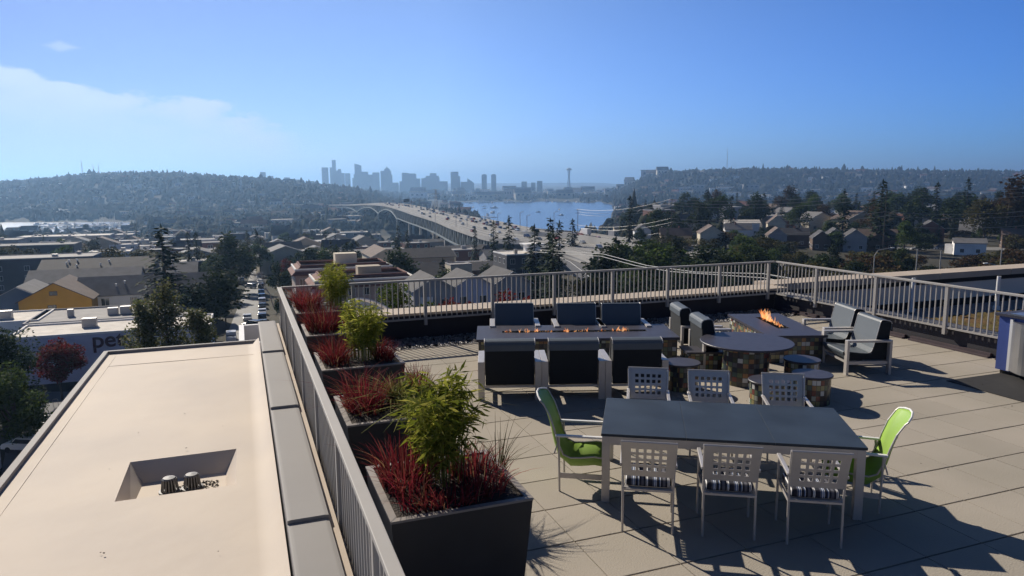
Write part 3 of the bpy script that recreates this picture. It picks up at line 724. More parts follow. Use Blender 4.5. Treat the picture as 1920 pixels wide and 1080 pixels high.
SC.put(DT(-.24, .50), TD-math.pi/2, 'green sling chair at the left end of the dining table, in shade', g, (1, 1, 1.03))
SC.put(DT(lenD+.02, .52), TD+math.pi/2-.15, 'bright green sling chair at the right end, sun on its back', g)

# grill cabinet, right edge
t = thing('grill_cabinet', 'blue cabinet with stainless doors at the right edge', 'cabinet', (0, 0, 0))
gx, gy = 12.98, 8.93
b = MB(); b.bb(gx, 13.85, 5.2, gy, .08, 1.08); b.build('cabinet_body', M['blue'], t)
b = MB(); b.bb(gx-.06, 13.90, 5.15, gy+.05, 1.085, 1.13); b.build('countertop', M['stone'], t)
b = MB(); b.bb(gx+.06, 13.8, 5.25, gy-.05, 0, .078); b.build('plinth', M['black'], t)
b = MB()
for q in range(9):
    a = -math.pi/2+math.pi*q/8
b = MB(); yc0, yc1 = gy-.28, gy-1.15; out = [(gx-.003, yc0)]+[(gx-.05-.20*math.sin(math.pi*(q/10)), yc0+(yc1-yc0)*q/10) for q in range(11)]+[(gx-.003, yc1)]
b.prism(out, .12, 1.02); b.build('fridge_door', M['steel'], t)
b = MB(); b.bb(gx-.045, gx-.002, yc0+.001, yc0+.05, .10, 1.05); b.build('door_trim', M['white'], t)
b = MB(); b.tube([(gx-.27, (yc0+yc1)/2, .32), (gx-.30, (yc0+yc1)/2, .34), (gx-.30, (yc0+yc1)/2, .9), (gx-.27, (yc0+yc1)/2, .92)], .012, 8); b.build('handle', M['steel'], t)
b = MB(); b.bb(gx-.06, gx+.5, yc1-.02, yc0+.05, 1.131, 1.16); b.build('grill_lid', M['steel'], t)
b = MB(); b.bb(gx-.04, gx-.003, 5.4, yc1-.1, .15, 1.0); b.build('steel_door', M['steel'], t, bevel=.01)
b = MB(); b.bb(11.62, 13.02, 5.2, 8.84, .002, .012); tag(b.build('floor_mat', M['rubber']), 'black rubber mat on the pavers before the blue cabinet', 'mat')

# planters
def planter():
    t = thing('planter_box', '', 'planter'); s0, s1 = .50, .575
    b = MB(); b.box((0, 0, .49), (2*s0, 2*s0, .98), 0, 0, (s1/s0, s1/s0)); b.build('box', M['planter'], t)
    b = MB(); r0 = s1+.005; r1 = s1-.05
    for (xa, xb, ya, yb) in ((-r0, r0, -r0, -r1), (-r0, r0, r1, r0), (-r0, -r1, -r1, r1), (r1, r0, -r1, r1)): b.bb(xa, xb, ya, yb, .981, 1.0)
    b.bb(-r1, -r1+.004, -r1, r1, .985, .999)
    b.build('rim', M['planter_rim'], t)
    b = MB(); b.bb(-r1+.005, r1-.001, -r1+.001, r1-.001, .982, .987); b.build('soil', M['soil'], t)
    return t
PL = Protos(planter()); g = 'square tapered planters along the left railing'
fronts = [5.06, 7.40, 9.85, 12.28, 14.62]
labs = ['nearest dark planter box, with red grass and bamboo', 'dark planter box second from the camera, with strap leaved plant', 'dark planter box in the middle of the row', 'dark planter box second from the far end', 'farthest dark planter box, at the railing corner']
PC = []
for y, lab in zip(fronts, labs):
    c = (1.51, y+.58, 0); PC.append(c); PL.put(c, 0, lab, g)
def blades(n, cx, cyy, z, rx, ry, h, seed, lean=.35, wd=.0055, seg=5):
    r = np.random.default_rng(seed); V_ = []; F_ = []
    for k in range(n):
        a, q = r.uniform(0, 6.28), math.sqrt(r.uniform(0, 1)); x, y = cx+rx*q*math.cos(a), cyy+ry*q*math.sin(a)
        la = a+r.normal(0, .8); ln = abs(r.normal(lean*1.25, lean*.8))*(.5+q); hh = h*r.uniform(.5, 1.15); wa = r.uniform(0, 6.28); o = len(V_)
        for s_ in range(seg+1):
            f_ = s_/seg; off = ln*hh*f_**1.8; zz = hh*(f_-.25*ln*f_**2.5); ww = wd*(1-f_**1.5)+.0008
            px_, py_ = x+off*math.cos(la), y+off*math.sin(la)
            V_ += [(px_-ww*math.cos(wa), py_-ww*math.sin(wa), z+zz), (px_+ww*math.cos(wa), py_+ww*math.sin(wa), z+zz)]
        F_ += [(o+2*s_, o+2*s_+1, o+2*s_+3, o+2*s_+2) for s_ in range(seg)]
    return V_, F_
def leafy(n, c, s, size, asp, seed, droop=.4, sphere=False, power=.5):
    r = np.random.default_rng(seed)
    if sphere:
        d = r.normal(size=(n, 3)); d /= np.linalg.norm(d, axis=1, keepdims=True); p = np.array(c)+d*(r.uniform(0, 1, (n, 1))**power)*np.array(s)
    else: p = np.array(c)+r.uniform(-1, 1, (n, 3))*np.array(s)
    ax = r.normal(size=(n, 3)); ax[:, 2] = ax[:, 2]*.5-droop; ax /= np.linalg.norm(ax, axis=1, keepdims=True)
    sd = np.cross(ax, r.normal(size=(n, 3))); sd /= np.linalg.norm(sd, axis=1, keepdims=True)
    L_ = size*r.uniform(.6, 1.3, (n, 1)); Wd = L_*asp/2
    v = np.stack([p, p+ax*L_*.45+sd*Wd, p+ax*L_, p+ax*L_*.45-sd*Wd], 1).reshape(-1, 3)
    return v, np.arange(4*n).reshape(-1, 4)
def red_grass(ci, dx, dy, rx, ry, h, n, seed, label, lean=.35):
    c = PC[ci]; v, f = blades(n, 0, 0, 0, rx, ry, h, seed, lean)
    o = npmesh('ornamental_grass', v, f, M['lf_red']); o.location = (c[0]+dx, c[1]+dy, .985)
    return tag(o, label, 'grass plant', 'red ornamental grasses in the planters')
red_grass(0, -.33, .12, .19, .40, .38, 300, 1, 'tall red grass in the nearest planter, left of the bamboo')
red_grass(0, .28, .0, .22, .46, .24, 260, 2, 'red grass in the nearest planter, right of the bamboo', .35)
red_grass(0, -.1, -.42, .38, .10, .20, 160, 11, 'short red grass along the front rim of the nearest planter', .6)
red_grass(1, -.30, .08, .22, .42, .42, 360, 3, 'big red grass tuft left in the strap leaf planter', .5)
red_grass(1, .40, .26, .12, .25, .36, 200, 4, 'upright red grass tuft at the right of the strap leaf planter', .2)
red_grass(2, -.33, .05, .20, .45, .36, 360, 5, 'red grass left of the bamboo in the middle planter', .5)
red_grass(2, .36, .0, .15, .42, .26, 240, 6, 'red grass right of the bamboo in the middle planter', .4)
red_grass(3, -.25, .05, .28, .45, .46, 460, 7, 'red grass filling the second farthest planter', .4)
red_grass(3, .28, .0, .22, .42, .30, 240, 12, 'shaded red grass at the right of the second farthest planter', .4)
red_grass(4, -.30, .1, .26, .42, .48, 420, 8, 'red grass in the farthest planter by the railing corner', .4)
def bamboo(ci, dx, dy, rx, ry, h, n, seed, label, size=.10):
    c = PC[ci]; t = thing('bamboo_plant', label, 'bamboo', (c[0]+dx, c[1]+dy, .985), 0, 'clumps of bamboo in the planters')
    r = random.Random(seed); b = MB(); Vs = []; Fs = []; o = 0; nc = 44
    for k in range(nc):
        a = r.uniform(0, 6.283); q = math.sqrt(r.random()); x, y = rx*.75*q*math.cos(a), ry*.75*q*math.sin(a); hh = h*r.uniform(.62, 1.12); lx, ly = x*.55+r.uniform(-.07, .07), y*.55+r.uniform(-.07, .07)
        pts = [(x, y, 0), (x+lx*.2, y+ly*.2, hh*.5), (x+lx*.55, y+ly*.55, hh*.85), (x+lx*1.1, y+ly*1.1, hh)]; b.tube(pts, [.006, .005, .003, .001], 5)
        for s_ in range(9):
            e = .25+.75*r.random()**.7; z = hh*e; c = (x+lx*e**2*1.1+r.uniform(-.05, .05), y+ly*e**2*1.1+r.uniform(-.05, .05), z)
            v, f = leafy(max(3, n//(nc*9)), c, (.05, .05, .05), size, .16, r.randrange(10**9), .35, True); Vs.append(v); Fs.append(f+o); o += len(v)
    b.build('culms', M['lf_strap'], t)
    npmesh('foliage', np.vstack(Vs), np.vstack(Fs), M['lf_bamboo'], t)
bamboo(0, .02, .10, .25, .30, .84, 2300, 1, 'large yellow-green bamboo clump in the nearest planter', .135)
bamboo(2, .08, .0, .25, .32, .80, 3000, 2, 'upright yellow-green bamboo clump in the middle planter')
bamboo(4, .28, .05, .27, .36, .86, 2600, 3, 'bushy green bamboo clump in the farthest planter')
c = PC[1]; t = thing('strap_leaf_plant', 'drooping yellow-green strap leaved plant in the second planter', 'plant', (c[0]+.10, c[1]+.0, .985))
v, f = blades(200, 0, .1, 0, .10, .12, .36, 31, .8, .014, 6); npmesh('leaf_tuft', v, f, M['lf_strap'], t)
v, f = blades(260, .22, -.2, 0, .18, .2, .26, 32, 1.1, .014, 6); npmesh('leaf_tuft', v, f, M['lf_strap'], t)
v, f = blades(40, .52, -2.15, -.1, .05, .05, .55, 33, .3, .004, 5)
o = npmesh('seed_head_grass', v, f, M['lf_olive']); o.location = (c[0]+.05, c[1]+0, .985); tag(o, 'thin dry seed stalks rising at the right of the nearest bamboo', 'grass plant')
# ------------------------------------------------------------------ trees
def conifer(name, h, R0, seed, nt=34, leaf=1.0, m='lf_conifer', label='', ragged=.3):
    r = np.random.default_rng(seed); t = thing(name, label, 'tree'); b = MB()
    b.tube([(0, 0, -1.5), (.0, 0, h*.5), (0, 0, h*.97)], [h*.018, h*.011, .03], 6); b.build('trunk', M['bark'], t)
    Vv = []
    for k in range(nt):
        f_ = k/(nt-1); z = h*(.10+.88*f_); rad = R0*(1-f_)**.85*r.uniform(1-ragged, 1.12)+.12
        for q in range(8 if f_ < .7 else 5):
            a = r.uniform(0, 6.283); L_ = rad*r.uniform(.6, 1.15); n_ = max(1, int(L_/(leaf*.6)))
            for s_ in range(n_+1):
                e = (s_+.5)/(n_+1); x = L_*e; dz = -.30*x+.12*x*x/max(L_, .1)
                p = np.array([x*math.cos(a), x*math.sin(a), z+dz+r.normal(0, .12)*leaf])
                ax = np.array([math.cos(a+r.normal(0, .5)), math.sin(a+r.normal(0, .5)), r.normal(-.35, .3)]); ax /= np.linalg.norm(ax)
                sd = np.cross(ax, (r.normal(0, .3), r.normal(0, .3), 1.)); sd /= np.linalg.norm(sd); s2 = leaf*r.uniform(.6, 1.2)
                Vv += [p, p+ax*s2*.5+sd*s2*.33, p+ax*s2, p+ax*s2*.5-sd*s2*.33]
    for q in range(6):
        p = np.array([0, 0, h*(.95+.01*q)]); a = r.uniform(0, 6.28); sd = np.array([math.cos(a), math.sin(a), 0])*leaf*.18
        Vv += [p-sd, p+sd, p+sd*.2+(0, 0, leaf*.5), p-sd*.2+(0, 0, leaf*.5)]
    npmesh('crown', Vv, np.arange(len(Vv)).reshape(-1, 4), M[m], t)
    return t
def broad(name, h, R0, seed, n, leaf, m, label='', base=.22, blobs=16, squash=1., trunk_r=None, limbs=5):
    r = np.random.default_rng(seed); t = thing(name, label, 'tree'); b = MB(); tr = trunk_r or h*.022
    b.tube([(0, 0, -1), (r.normal(0, .1), 0, h*.35), (r.normal(0, .2), r.normal(0, .2), h*.8)], [tr*1.3, tr, tr*.25], 7)
    zc = h*(base+1)/2; hz = h*(1-base)/2
    cs = []
    for k in range(blobs):
        d = r.normal(size=3); d /= np.linalg.norm(d); q = r.uniform(.35, .82)
        c = np.array([d[0]*R0*q, d[1]*R0*q, zc+d[2]*hz*q*squash]); taper = 1-.35*max(0, (c[2]-zc)/hz); c[:2] *= taper; cs.append((c, r.uniform(.26, .46)))
        if k < limbs: b.tube([(0, 0, h*r.uniform(.2, .45)), tuple(c*.6+np.array([0, 0, h*.2])), tuple(c)], [tr*.5, tr*.3, tr*.08], 5)
    b.build('trunk', M['bark'], t); Vs = []; Fs = []; o = 0
    for c, q in cs:
        v, f = leafy(n//blobs, c, (R0*q, R0*q, min(hz, R0)*q*1.05), leaf, .62, int(r.integers(1e9)), .1, True, .38)
        Vs.append(v); Fs.append(f+o); o += len(v)
    npmesh('crown', np.vstack(Vs), np.vstack(Fs), M[m], t); return t
def poplar(name, h, R0, seed, n, leaf, m, label=''):
    r = np.random.default_rng(seed); t = thing(name, label, 'tree'); b = MB(); b.tube([(0, 0, -1), (.1, 0, h*.5), (0, .1, h*.97)], [h*.016, h*.010, .02], 7)
    Vs = []; Fs = []; o = 0
    for k in range(46):
        f_ = r.uniform(.08, 1); a = r.uniform(0, 6.283); rad = R0*(math.sin(math.pi*min(1, (f_*.82+.16)))**.8)*r.uniform(.3, .95)
        base = (0, 0, h*f_*.82); tip = (rad*math.cos(a), rad*math.sin(a), h*f_*.82+h*.13)
        b.tube([base, ((base[0]+tip[0])*.62, (base[1]+tip[1])*.62, base[2]+h*.05), tip], [.05, .035, .012], 4)
        for e in (.55, 1.):
            c = np.array(base)*(1-e)+np.array(tip)*e
            v, f = leafy(n//92, c, (R0*.27, R0*.27, h*.065), leaf, .7, int(r.integers(1e9)), .3, True, .6); Vs.append(v); Fs.append(f+o); o += len(v)
    b.build('trunk', M['bark'], t); npmesh('crown', np.vstack(Vs), np.vstack(Fs), M[m], t); return t

OCC = []           # ground plan rectangles taken by buildings (cx, cy, radius)
def occupied(x, y, m_=2.):
    return any((x-a)**2+(y-c)**2 < (q+m_)**2 for a, c, q in OCC)

# ------------------------------------------------------------------ streets
def sheet(name, pts, m, dz=.05, step=8):
    """road sheet laid on the ground from a list of (left xy, right xy) pairs"""
    Vv = []; n = 7
    dense = []
    for (a, c), (a2, c2) in zip(pts, pts[1:]):
        for k in range(step): e = k/step; dense.append((np.array(a)*(1-e)+np.array(a2)*e, np.array(c)*(1-e)+np.array(c2)*e))
    dense.append((np.array(pts[-1][0]), np.array(pts[-1][1])))
    for a, c in dense:
        zz = max(zg(*(a*(1-q/(n-1))+c*q/(n-1))) for q in range(n))+dz
        for q in range(n): p = a*(1-q/(n-1))+c*q/(n-1); Vv.append((p[0], p[1], zz))
    Qs = [(i*n+k, i*n+k+1, (i+1)*n+k+1, (i+1)*n+k) for i in range(len(dense)-1) for k in range(n-1)]
    return struct(npmesh(name, Vv, Qs, M[m]))
M['road'] = mat('pale_asphalt', (.20, .195, .185), .8, 0, .12, .3)  # paler asphalt than on the parking and the ramp
SL = [G(418, 660), G(432, 612), G(449, 570), G(462, 535), G(471, 512), G(478, 498)]; SR = [G(505, 660), G(502, 612), G(499, 570), G(493, 535), G(489, 512), G(486, 498)]
sheet('road', [(a[:2], c[:2]) for a, c in zip(SL, SR)], 'road', .12)
def st(f, e):
    """point on the street: f along (0 near), e across (0 left)"""
    k = min(len(SL)-2, int(f)); q = f-k
    p = (SL[k]*(1-q)+SL[k+1]*q)*(1-e)+(SR[k]*(1-q)+SR[k+1]*q)*e
    d = (SL[k+1]+SR[k+1])-(SL[k]+SR[k]); return p, math.atan2(-d[0], d[1])
# parking apron, lower left
sheet('parking', [(G(0, 900)[:2], G(190, 900)[:2]), (G(20, 800)[:2], G(200, 800)[:2]), (G(60, 735)[:2], G(230, 735)[:2])], 'asphalt', .06)
for k in range(5):
    a = G(62+k*2, 835-k*13); c = G(125+k*2, 828-k*13); b = MB(); b.bar((a[0], a[1], a[2]+.16), (c[0], c[1], c[2]+.16), .18, .01)
    struct(b.build('parking_line', M['white']))

# ------------------------------------------------------------------ buildings
WALLS = {}
def wallm(k):
    c = {'white': (.78, .76, .73), 'cream': (.62, .55, .42), 'tan': (.42, .35, .26), 'gray': (.34, .33, .33), 'dark': (.10, .10, .11), 'ochre': (.50, .27, .05), 'brick': (.20, .10, .075), 'pink': (.42, .33, .29), 'blue': (.20, .25, .32), 'lav': (.56, .55, .64), 'green': (.12, .17, .13), 'brown': (.13, .09, .07)}[k]
    if k not in WALLS: WALLS[k] = mat('wall_'+k, c, .85, 0, .10, .4, 0, None, .3)
    return WALLS[k]
def roofm(k):
    c = {'r_white': (.62, .57, .50), 'r_gray': (.17, .165, .165), 'r_dark': (.075, .072, .075), 'r_brown': (.13, .095, .08), 'r_red': (.17, .075, .06), 'r_mid': (.30, .285, .27)}[k]
    if k not in WALLS: WALLS[k] = mat(k, c, .85, 0, .16, .5, 0, None, .3)
    return WALLS[k]
WIN = {}
def window(parent, x, y, z, rz, w_, h_, frame='white'):
    key = (round(w_, 2), round(h_, 2), frame)
    if key not in WIN:
        b = MB(); t_ = .09
        b.bb(-w_/2, w_/2, -.05, .02, -h_/2, -h_/2+t_); b.bb(-w_/2, w_/2, -.05, .02, h_/2-t_, h_/2)
        b.bb(-w_/2, -w_/2+t_, -.05, .02, -h_/2+t_, h_/2-t_); b.bb(w_/2-t_, w_/2, -.05, .02, -h_/2+t_, h_/2-t_); b.bb(-.03, .03, -.045, .02, -h_/2+t_, h_/2-t_)
        b.bb(-w_/2+t_, w_/2-t_, -.03, .01, -h_/2+t_, h_/2-t_, 1)
        o = b.build('window', [wallm(frame), M['glass']], parent); WIN[key] = o.data
    else:
        o = bpy.data.objects.new('window', WIN[key]); col.objects.link(o); o.parent = parent
    o.location = (x, y, z); o.rotation_euler = (0, 0, rz); return o
def win_grid(t, wx, wy, px, h, cols, rows, sz=(1.5, 1.6), storey=3.0, z0=1.8, frame='white', side=True):
    for rw in range(rows):
        z = z0+rw*storey
        if z+sz[1]/2 > h: break
        for k in range(cols): window(t, wx*(k+.5)/cols, -.012, z, 0, *sz, frame)
        if side:
            ny = max(1, round(wy*cols/wx))
            for k in range(min(ny, 5)):
                if px > 430: window(t, -.012, wy*(k+.5)/min(ny, 5), z, -math.pi/2, *sz, frame)
                else: window(t, wx+.012, wy*(k+.5)/min(ny, 5), z, math.pi/2, *sz, frame)
def flat(label, px, py, h, wx, wy, wall='gray', roof='r_mid', cols=0, rows=0, units=0, rz=0., group=None, name='building', par=.5, p=None, cat='building', frame='white'):
    p = G(px, py, h) if p is None else p; t = thing(name, label, cat, tuple(p), rz, group)
    k, s_ = math.cos(rz), math.sin(rz); OCC.append((p[0]+wx/2*k-wy/2*s_, p[1]+wx/2*s_+wy/2*k, max(wx, wy)/2))
    b = MB(); b.bb(0, wx, 0, wy, -5, h-.35); b.build('wall', wallm(wall), t)
    b = MB(); q = .25; b.bb(-.05, wx+.05, -.05, q, h-.349, h); b.bb(-.05, wx+.05, wy-q, wy+.05, h-.349, h); b.bb(-.05, q, q, wy-q, h-.349, h); b.bb(wx-q, wx+.05, q, wy-q, h-.349, h); b.build('parapet', wallm('white' if roof == 'r_white' else 'gray'), t)
    b = MB(); b.bb(q, wx-q, q, wy-q, h-.348, h-.25); rf = b.build('roof', roofm(roof), t)
    r = random.Random(int(px*7+py))
    for k in range(units):
        x, y = r.uniform(.12, .85)*wx, r.uniform(.15, .8)*wy; a, c, e = r.uniform(.8, 2.2), r.uniform(.8, 1.8), r.uniform(.5, 1.3)
        b = MB(); b.bb(x, x+a, y, y+c, h-.25, h-.1+e); b.bb(x+.1, x+a-.1, y-.02, y+.01, h-.1, h-.15+e*.8); b.build('roof_unit', M['alu_dark'] if r.random() < .75 else M['coping_gray'], rf)
    if cols: win_grid(t, wx, wy, px, h-.4, cols, rows, frame=frame)
    return t
def gable(label, px, py, h, wx, wy, rise=2.2, wall='white', roof='r_dark', ridge='x', cols=0, rows=1, rz=0., group=None, name='house', chimney=0, trim='white', p=None, vents=0, over=.45, cat='house'):
    p = G(px, py, h) if p is None else p; t = thing(name, label, cat, tuple(p), rz, group)
    k, s_ = math.cos(rz), math.sin(rz); OCC.append((p[0]+wx/2*k-wy/2*s_, p[1]+wx/2*s_+wy/2*k, max(wx, wy)/2))
    b = MB(); b.bb(0, wx, 0, wy, -5, h)
    if ridge == 'x': b.add([(0, 0, h), (0, wy, h), (0, wy/2, h+rise), (wx, 0, h), (wx, wy, h), (wx, wy/2, h+rise)], [(0, 2, 1), (3, 4, 5)])
    else: b.add([(0, 0, h), (wx, 0, h), (wx/2, 0, h+rise), (0, wy, h), (wx, wy, h), (wx/2, wy, h+rise)], [(0, 1, 2), (3, 5, 4)])
    b.build('wall', wallm(wall), t, fix=False)
    b = MB(); o = over; th = .18
    L0, W0 = (wx, wy) if ridge == 'x' else (wy, wx); sl = rise/(W0/2)
    prof = [(-o, h-o*sl), (W0/2, h+rise), (W0+o, h-o*sl), (W0+o, h-o*sl+th), (W0/2, h+rise+th), (-o, h-o*sl+th)]
    if ridge == 'x': vs = [(-o, a, z) for a, z in prof]+[(wx+o, a, z) for a, z in prof]
    else: vs = [(a, -o, z) for a, z in prof]+[(a, wy+o, z) for a, z in prof]
    b.add(vs, [(0, 1, 4, 5), (1, 2, 3, 4), (6, 11, 10, 7), (7, 10, 9, 8)]+[(i, i+6, (i+1) % 6+6, (i+1) % 6) for i in range(6)])
    rf = b.build('roof', roofm(roof), t)
    if ridge == 'y' and trim:
        b = MB(); b.bar((-o, -o-.02, h-o*sl+.05), (wx/2, -o-.02, h+rise+.05), .08, .42, 0, (0, 1, 0)); b.bar((wx+o, -o-.02, h-o*sl+.05), (wx/2, -o-.02, h+rise+.05), .08, .42, 0, (0, 1, 0)); b.build('barge_board', wallm(trim), t)
    r = random.Random(int(px*3+py))
    for k in range(chimney):
        b = MB(); x, y = wx*r.uniform(.25, .75), wy*r.uniform(.4, .6); b.bb(x-.35, x+.35, y-.35, y+.35, h, h+rise+1.0); b.build('chimney', wallm('brick'), rf)
    for k in range(vents):
        b = MB(); e = r.uniform(.2, .8); x = wx*r.uniform(.1, .9) if ridge == 'x' else wx*.5*e; y = wy*.5*e if ridge == 'x' else wy*r.uniform(.1, .9)
        b.lathe([(.16, 0), (.16, .5), (.26, .5), (.2, .75)], 8, (x, y, h+rise*e)); b.build('vent', M['white'], rf)
    if cols: win_grid(t, wx, wy, px, h, cols, rows)
    return t
# the store with the lettering on its wall, near left
t = flat('white flat roofed store with dark lettering on its long wall', 12, 634, 7.5, 28, 11, 'lav', 'r_white', 0, 0, 2)
fc = bpy.data.curves.new('sign', 'FONT'); fc.body = 'pet'; fc.size = 3.4; fc.extrude = .05; fc.offset = .05
fo = bpy.data.objects.new('sign', fc); col.objects.link(fo); bpy.context.view_layer.update()
me = bpy.data.meshes.new_from_object(fo.evaluated_get(bpy.context.evaluated_depsgraph_get())); bpy.data.objects.remove(fo)
me.materials.clear(); me.materials.append(mat('sign_letters', (.06, .012, .03), .5)); s_ = bpy.data.objects.new('sign', me); col.objects.link(s_); s_.parent = t
q = PY(173, 652, t.location.y-.06); s_.location = (q[0]-t.location.x, -.07, q[2]-t.location.z); s_.rotation_euler = (math.pi/2, 0, 0)
t = flat('low gray flat roof with silver air handling units behind the store', 42, 607, 7.2, 27, 15, 'white', 'r_mid', 0, 0, 5)
flat('cream flat roof at the left edge beside the gray roof', -40, 606, 7.2, 8.5, 12, 'white', 'r_white', 0, 0, 1)
t = gable('long white house with dark gray roof, behind the flat gray roof', 143, 556, 7.5, 26, 11, 3.2, 'white', 'r_gray', 'x', 0, 2, vents=3)
for x in (5.2, 10.6, 22.5): window(t, x, -.012, 6.0, 0, 1.6, 1.7)
gable('long dark roofed house set behind the long white one', 200, 523, 7.5, 22, 13, 3.0, 'gray', 'r_gray', 'x', 0, 1, vents=2)
t = gable('ochre yellow house with a gable end and brown roof', 34, 567, 7.5, 12.5, 14, 3.4, 'ochre', 'r_brown', 'y', 0, 1, trim=None)
window(t, 5.6, -.012, 6.0, 0, 1.5, 1.2, 'brown'); window(t, 5.8, -.012, 2.6, 0, 3.4, 1.2, 'brown'); window(t, 6., -.012, 8.9, 0, 1.4, .9, 'brown')
gable('gray house with gable end at the left edge', -22, 566, 7.2, 10, 13, 2.6, 'blue', 'r_gray', 'y', 2, 2)
gable('gray roofed house rising behind the ochre yellow house', 48, 533, 8.2, 24, 11, 2.5, 'gray', 'r_gray', 'x', 0, 1)
gable('wide dark roofed apartment house with white roof vents', 70, 512, 9.5, 27, 15, 2.6, 'gray', 'r_dark', 'x', 4, 2, vents=6)
flat('modern dark block with flat roofs, left edge', -30, 487, 11, 30, 16, 'dark', 'r_mid', 4, 3, 2)
flat('dark flat roofed block with a white roof edge, behind the modern block', -20, 462, 12, 32, 18, 'dark', 'r_gray', 5, 3, 1)
flat('long gray apartment block with bright white roof terraces', 30, 445, 11, 62, 24, 'gray', 'r_white', 10, 3, 9)
flat('pale apartment block at the far left edge', -70, 452, 12, 26, 20, 'gray', 'r_mid', 4, 3, 2)
flat('round cornered gray block at the right end of the white terraces', 215, 440, 11, 14, 18, 'gray', 'r_white', 3, 3, 1)
flat('low white roofed workshop between the trees', 226, 507, 5.5, 24, 12, 'cream', 'r_white', 4, 1, 3)
flat('small white roofed annex with stepped roofs', 318, 491, 8, 12, 8, 'dark', 'r_white', 2, 2, 1)
gable('gray gabled house with pale walls behind the annex', 320, 482, 7.0, 20, 14, 3.2, 'gray', 'r_gray', 'y', 3, 2)
flat('pale flat roofed hall beyond the gabled house', 340, 466, 6, 22, 14, 'white', 'r_white', 4, 1, 1)
# centre: red roofed apartment court and its neighbours
def court(label, px, py, h, wx, wy):
    t = flat(label, px, py, h, wx, wy, 'pink', 'r_white', 7, 3, 0, 0., None, 'apartment_building', .5)
    b = MB(); o = .9; hh = 2.0; q = 2.4
    for (a, c) in (((-o, -o), (wx+o, -o)), ((wx+o, -o), (wx+o, wy+o)), ((wx+o, wy+o), (-o, wy+o)), ((-o, wy+o), (-o, -o))):
        a, c = np.array(a), np.array(c); ctr = np.array([wx/2, wy/2])
        ai, ci = a+np.sign(ctr-a)*q, c+np.sign(ctr-c)*q
        b.add([(*a, h-1.4), (*c, h-1.4), (*ci, h+.55), (*ai, h+.55), (*a, h-1.6), (*c, h-1.6)], [(0, 1, 2, 3), (0, 4, 5, 1)])
        b.bar((*ai, h+.6), (*ci, h+.6), .3, .3)
    b.build('mansard_roof', roofm('r_red'), t, fix=False)
    return t
t1 = court('pink apartment house with red-brown skirt roof, nearer of two', 590, 527, 10.5, 21, 13)
b = MB(); b.bb(9.5, 14.5, 4.0, 7.5, 10.2, 12.6); b.build('stair_head', wallm('tan'), t1)
t1 = court('pink apartment house with red-brown skirt roof, farther of two', 553, 505, 11, 24, 14)
b = MB(); b.bb(10.5, 16, 6.5, 10.5, 10.7, 13.8); b.build('stair_head', wallm('cream'), t1)
gable('beige gabled apartments with small square windows', 697, 482, 11, 9, 20, 2.4, 'cream', 'r_brown', 'y', 2, 4)
gable('brown roofed apartments joined behind the beige gable', 722, 486, 10, 24, 13, 2.6, 'tan', 'r_dark', 'x', 5, 3)
gable('cream roofed gable house in front of the dark conifer', 655, 477, 6, 22, 12, 1.6, 'cream', 'r_mid', 'x', 4, 1)
gable('dark hip roofed house among trees, centre', 768, 518, 7, 14, 13, 3.0, 'white', 'r_dark', 'x', 3, 2)
flat('beige stair tower beside dark roofs', 845, 496, 11, 6, 6, 'cream', 'r_mid', 0, 0, 0)
gable('low dark roofed house beside the beige stair tower', 870, 508, 7, 24, 12, 2.0, 'brown', 'r_dark', 'x', 4, 2)
gable('long dark roofed terrace of flats, farther row', 778, 455, 8, 40, 12, 1.8, 'gray', 'r_dark', 'x', 8, 2)
gable('long dark roofed terrace of flats, nearer row', 822, 470, 8, 42, 12, 1.8, 'brown', 'r_dark', 'x', 8, 2)
gable('small cream house end between the dark terraces', 815, 482, 8.5, 9, 9, 2, 'cream', 'r_gray', 'x', 2, 2)
flat('flat pale patio roof between dark houses', 868, 495, 6.5, 16, 10, 'cream', 'r_white', 0, 0, 1)
t = flat('modern dark apartment block with flat cream roof and balconies', 950, 477, 13, 15, 12, 'dark', 'r_white', 4, 4, 1)
b = MB(); b.bb(8.5, 12.5, 4, 8, 13, 15.2); b.bb(7.5, 13.5, 3, 9, 15.21, 15.5); b.build('stair_head', wallm('white'), t)
gable('small gray house with green roof left of the modern block', 912, 480, 8, 10, 10, 2.2, 'gray', 'r_gray', 'x', 2, 2)
for k, (px_, lab) in enumerate(((775, 'gray rowhouse with white bay windows seen through the railing, left'), (850, 'lavender rowhouse with few windows seen through the railing'), (925, 'gray rowhouse with stacked white bays seen through the railing, right'))):
    t = gable(lab, px_, 545+(-6)*k, 10.5, 8.2, 11, 2.4, ('gray', 'lav', 'gray')[k], 'r_dark', 'y', 2, 3)
    if k != 1:
        for z in (2, 5, 8):
            b = MB(); b.bb(1.2, 3.6, -.8, -.02, z-1, z+1.2); b.build('bay', wallm('white'), t)
g = 'houses beside the freeway on the right'
